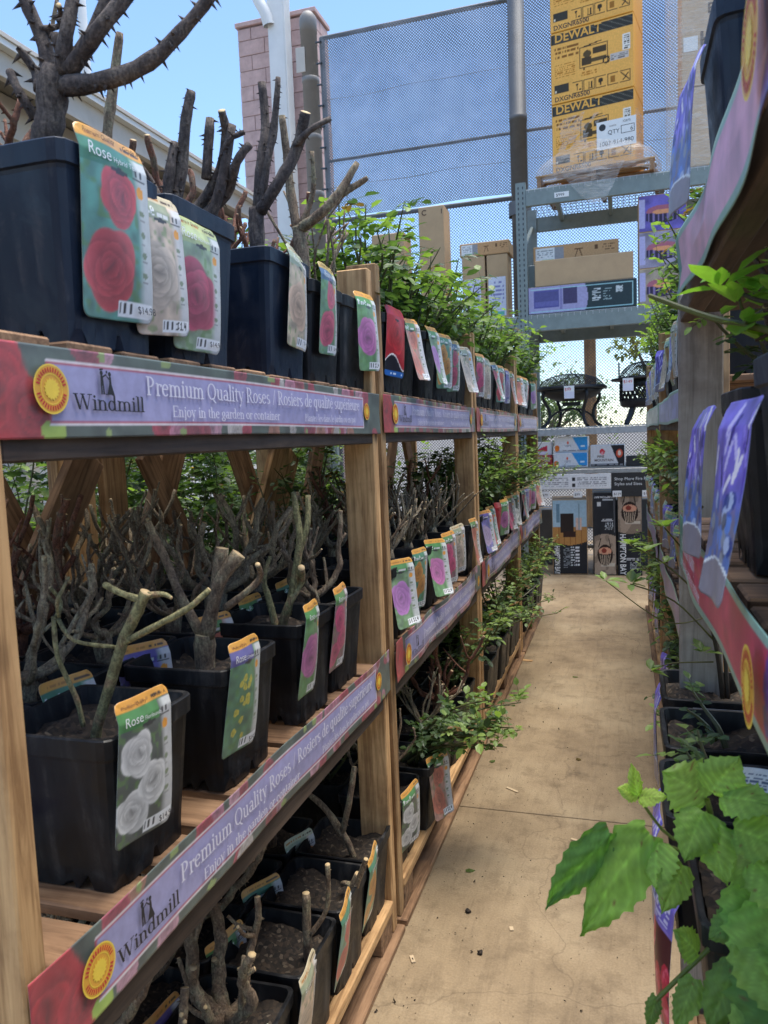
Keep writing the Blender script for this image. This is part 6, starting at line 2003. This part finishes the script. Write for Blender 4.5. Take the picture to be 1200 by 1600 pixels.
for z in (4.6, 5.3, 6.0):
    mb = MB(); mb.lathe([(.105, z), (.112, z + .01), (.112, z + .05), (.105, z + .06)], 24); obj('band', mb.me('band', 'taupe_paint', True), ep)
o = obj('hinge_plate', box_me(.12, .015, .3, 'beige_paint', .003), ep, (-.08, -.11, 6.25))

bp2 = thing('block_pillar', 'pink concrete block pillar behind the white downpipe', 'pillar', (-4.45, 10.2, 0))
W0, W1, D0, D1 = -.60, .55, 0.0, .5
core = MB(); core.box(W0 + .012, W1 - .012, D0 + .012, D1 - .012, 0, 7.2); obj('core', core.me('core', 'mortar'), bp2)
row = 0; z = 0.0
while z < 7.15:
    off = .2 if row % 2 else 0
    xs_ = [W0]
    x = W0 + (.4 - off)
    while x < W1 - .05: xs_.append(x); x += .4
    xs_.append(W1)
    h = .193 if z < 7.0 else .15
    for a, b_ in zip(xs_[:-1], xs_[1:]):
        if z > 2.4 and b_ - a > .03:
            obj('block', box_me(round(b_ - a - .008, 3), .2, h, 'block_pink', .004), bp2, ((a + b_) / 2, .1 + random.uniform(-.002, .002), z + h / 2))
    if z > 2.4: obj('block', box_me(.2, .29, h, 'block_pink', .004), bp2, (W1 - .1, .35, z + h / 2))
    z += .201; row += 1
obj('cap', box_me(1.2, .56, .06, 'block_pink', .006), bp2, (-.025, .25, 7.24))

dp = thing('downpipe', 'white ribbed metal downpipe column with curved spout on top', 'downpipe', (-4.28, 9.85, 0))
mb = MB()
mb.box(-.14, .08, -.02, .2, 0, 8.2)
for k in range(5): mb.box(.0805, .10, -.01 + .042 * k, .012 + .042 * k, 0, 8.2)
obj('column', mb.me('column', 'white_paint'), dp)
mb = MB(); mb.tube(smooth_path([(-.28, -.05, 8.3), (-.28, -.05, 7.5), (-.25, -.05, 7.3), (-.16, -.05, 7.12), (-.12, -.03, 6.95)], [.075] * 5, 4)[0], .075, 12); obj('spout', mb.me('spout', 'white_paint', True), dp)

# ------------------------------------------------------------------ canopy building on the left
cb = thing('canopy_building', 'beige garden canopy with white wall and gutter at upper left', 'building', (-4.0, 6, 0))
def cbx(name, x0, x1, y0, y1, z0, z1, mat): return board(name, x0, x1, y0, y1, z0, z1, mat, cb)
cbx('fascia', -4.06, -4.0, 1.5, 8.4, 4.02, 4.20, 'beige_paint')
cbx('gutter', -4.0, -3.93, 1.5, 8.42, 4.19, 4.26, 'white_paint')
cbx('gutter_lip', -3.93, -3.915, 1.5, 8.42, 4.235, 4.27, 'beige_paint')
cbx('soffit', -5.2, -4.06, 1.5, 8.4, 4.10, 4.13, 'taupe_paint')
cbx('roof', -8.5, -4.02, 1.5, 8.4, 4.205, 4.25, 'taupe_paint')
cbx('beam', -4.5, -4.3, 1.5, 8.4, 3.80, 4.09, 'beige_paint')
for k, y in enumerate((3.2, 4.75, 6.3, 7.85)):
    cbx('column', -4.48, -4.32, y, y + .16, 0, 3.795, 'beige_paint')
    mb = MB(); mb.tube([(-.4, y + .08 - 6, 3.2), (-.4, y + .7 - 6, 3.79)], .04, 6); obj('knee_brace', mb.me('kb', 'beige_paint'), cb)
cbx('wall', -6.6, -6.5, 1.5, 12, 0, 4.0, 'white_paint')
for k in range(6): cbx('wall_batten', -6.5, -6.46, 2.2 + k * 1.5, 2.3 + k * 1.5, 0, 3.99, 'beige_paint')

# light pole and far things beyond the fence
lp = thing('light_pole', 'slim pale light pole far behind the canopy roof', 'pole', (-12.0, 16.2, 0))
mb = MB(); mb.lathe([(.13, 0), (.12, 6), (.1, 14)], 14); obj('pole', mb.me('pole', 'white_paint', True), lp)
mb = MB(); mb.lathe([(.25, 0), (.25, .3), (.13, .35)], 14); obj('pole_base', mb.me('pb', 'beige_paint'), lp)
tp = thing('timber_post', 'tan timber post standing beyond the mesh fence', 'post', (-.46, 12.2, 0))
obj('post', box_me(.17, .17, 4.2, 'wood_z', .006), tp, (0, 0, 2.1)); obj('cap', box_me(.22, .22, .05, 'wood_dark_x', .006), tp, (0, 0, 4.23))

def tree(name, label, loc, h, rad, seed, col, n=2600, leaf=.14):
    r = random.Random(seed)
    t = thing(name, label, 'tree', loc)
    mb = MB(); mb.tube([(0, 0, 0), (.03, .02, h * .3), (0, 0, h * .6)], [h * .035, h * .028, h * .015], 8)
    cent = []
    for k in range(9):
        a = r.uniform(0, 6.28); rr_ = rad * r.uniform(.25, .7)
        p = Vector((rr_ * math.cos(a), rr_ * math.sin(a), h * r.uniform(.45, .88)))
        mb.tube([(0, 0, h * r.uniform(.25, .5)), tuple(p * .6 + Vector((0, 0, h * .12))), tuple(p)], [h * .016, h * .01, h * .004], 5)
        cent.append((p, rad * r.uniform(.3, .5)))
    obj('trunk', mb.me('trunk', 'bark_grey', True), t)
    mb = MB()
    for k in range(n):
        c, q = r.choice(cent)
        d = Vector((r.gauss(0, 1), r.gauss(0, 1), r.gauss(0, 1))).normalized() * q * r.uniform(.4, 1.05)
        leaflet(mb, c + d, Vector((r.uniform(-1, 1), r.uniform(-1, 1), r.uniform(-.8, .4))), Vector((0, 0, 1)), leaf * r.uniform(.6, 1.2), leaf * .6, np.array(col) * r.uniform(.6, 1.3))
    obj('crown', me_from('crown', mb.v, mb.f, ['leaf', 'leaf'], None, mb.c), t)
tree('garden_tree', 'yellow-green tree beyond the fence right of the timber post', (1.0, 16, 0), 4.2, 1.6, 1, (.24, .24, .04))
tree('garden_tree', 'pale green tree beyond the fence behind the bowl fire pit', (-2.2, 22, 0), 3.4, 2.0, 2, (.14, .2, .06))
tree('garden_tree', 'dark green tree far beyond the fence at its right end', (5.5, 24, 0), 5.5, 2.4, 3, (.08, .13, .03))

# shrubs for sale behind the left racks
def shrub(label, loc, h, seed, leafL=.10, n=20, yellow=False):
    t = thing('garden_shrub', label, 'shrub', loc, 0, 'shrubs behind the left racks')
    me = leafy_rose(seed, n, h, .5, z0=0.0, dens=52, leafL=leafL, young=.15)
    obj('foliage', me, t)
    if yellow:
        r = random.Random(seed); mb = MB()
        for k in range(26):
            p = Vector((r.uniform(-.18, .18), r.uniform(-.18, .18), h * r.uniform(.85, 1.15)))
            for q in range(5):
                d = Vector((math.cos(q * 1.256), math.sin(q * 1.256), .35))
                leaflet(mb, p, d, Vector((0, 0, 1)), .035, .03, np.array((.8, .5, .02)))
        obj('blossom', me_from('blossom', mb.v, mb.f, ['leaf', 'leaf'], None, mb.c), t)
shl = [(-2.35, 1.9, 1.75), (-2.5, 2.65, 1.55), (-2.3, 3.3, 1.8), (-2.5, 4.0, 1.7), (-2.3, 4.7, 1.8), (-2.5, 5.5, 1.7), (-2.4, 6.3, 1.75), (-3.3, 3.4, 1.6), (-3.4, 5.0, 1.6)]
for k, (x, y, h) in enumerate(shl):
    shrub(f"dark green shrub behind the left racks, {ORD[k]} counted from the camera", (x, y, 0), h, 500 + k)
shrub('yellow flowering shrub seen under the top shelf of the nearest rack', (-2.75, 4.35, 0), 1.55, 520, .07, 8, True)

# ------------------------------------------------------------------ litter on the floor
r = random.Random(12)
mb = MB()
for k in range(900):
    x = r.uniform(-.63, .3); y = r.uniform(1.3, 7.6) if k % 3 else r.uniform(1.3, 3.2)
    if r.random() < .4: x = r.choice((r.gauss(-.59, .05), r.gauss(.1, .08), r.gauss(-.4, .1)))
    s_ = r.uniform(.001, .0036) * (2.4 if r.random() < .06 else 1)
    vs = [(x + s_ * r.uniform(-1, 1), y + s_ * r.uniform(-1, 1), .0005 + s_ * r.uniform(0, 1.4)) for _ in range(4)]
    mb.add(vs, [(0, 1, 2), (0, 2, 3), (0, 3, 1), (1, 3, 2)])
o = obj('soil_crumbs', mb.me('crumbs', 'rust_fleck')); o['kind'] = 'stuff'; o['label'] = 'scattered crumbs of dark potting soil on the concrete'; o['category'] = 'soil'
for k, (x, y, L, a, nm) in enumerate(((-.47, 2.2, .0, 0, 'clod'), (-.40, 2.02, 0, 0, 'clod'), (-.33, 1.72, 0, 0, 'clod'))):
    bm = bmesh.new(); bmesh.ops.create_icosphere(bm, subdivisions=2, radius=.009)
    for v in bm.verts: v.co *= r.uniform(.6, 1.25); v.co.z = max(v.co.z * .7, -.004)
    me = bpy.data.meshes.new('clod'); bm.to_mesh(me); bm.free(); me.materials.append(MATS['soil'])
    tag(obj('soil_clod', me, None, (x, y, .005)), f"small dark soil clod on the aisle floor, {['farthest', 'middle', 'nearest'][k]} of three", 'soil clod', 'soil clods on the floor')
for k, (x, y, L, a, mt) in enumerate(((-.17, 2.7, .05, 1.2, 'chip'), (-.33, 2.15, .018, .3, 'chip'), (-.62, 4.9, .1, 1.4, 'wood_y'), (-.45, 3.05, .06, 1.0, 'chip'), (-.58, 1.95, .03, .5, 'chip'))):
    tag(obj('wood_chip', box_me(.012 if L < .09 else .03, L, .004, mt, .001), None, (x, y, .0025), (0, 0, a)), ['pale splinter on the floor right of the joint', 'tiny pale chip in the middle of the aisle', 'loose board scrap lying by the far left pallet', 'thin twig on the floor beside the sprawling rose', 'pale chip by the nearest pallet edge'][k], 'wood chip')
# fallen rose leaves on the concrete
for k, (x, y, a) in enumerate(((-.52, 2.42, .4), (-.2, 3.4, 2.0), (-.58, 3.3, 1.1), (.02, 2.6, 3.0), (-.3, 4.6, .2))):
    me = big_leaf(.032, .02, 900 + k, .1, (.2, .14, .05) if k % 2 else (.14, .2, .05))
    tag(obj('fallen_leaf', me, None, (x, y, .0035), (0, 0, a)), f"small fallen leaf on the aisle floor, {ORD[k]} from the joint by the camera" if False else ['small brownish leaf fallen beside the nearest pallet edge', 'small dry leaf fallen mid-aisle beyond the joint', 'small green leaf fallen by the second pallet', 'small dry leaf fallen near the right-hand pots', 'small green leaf fallen far up the aisle'][k], 'fallen leaf')
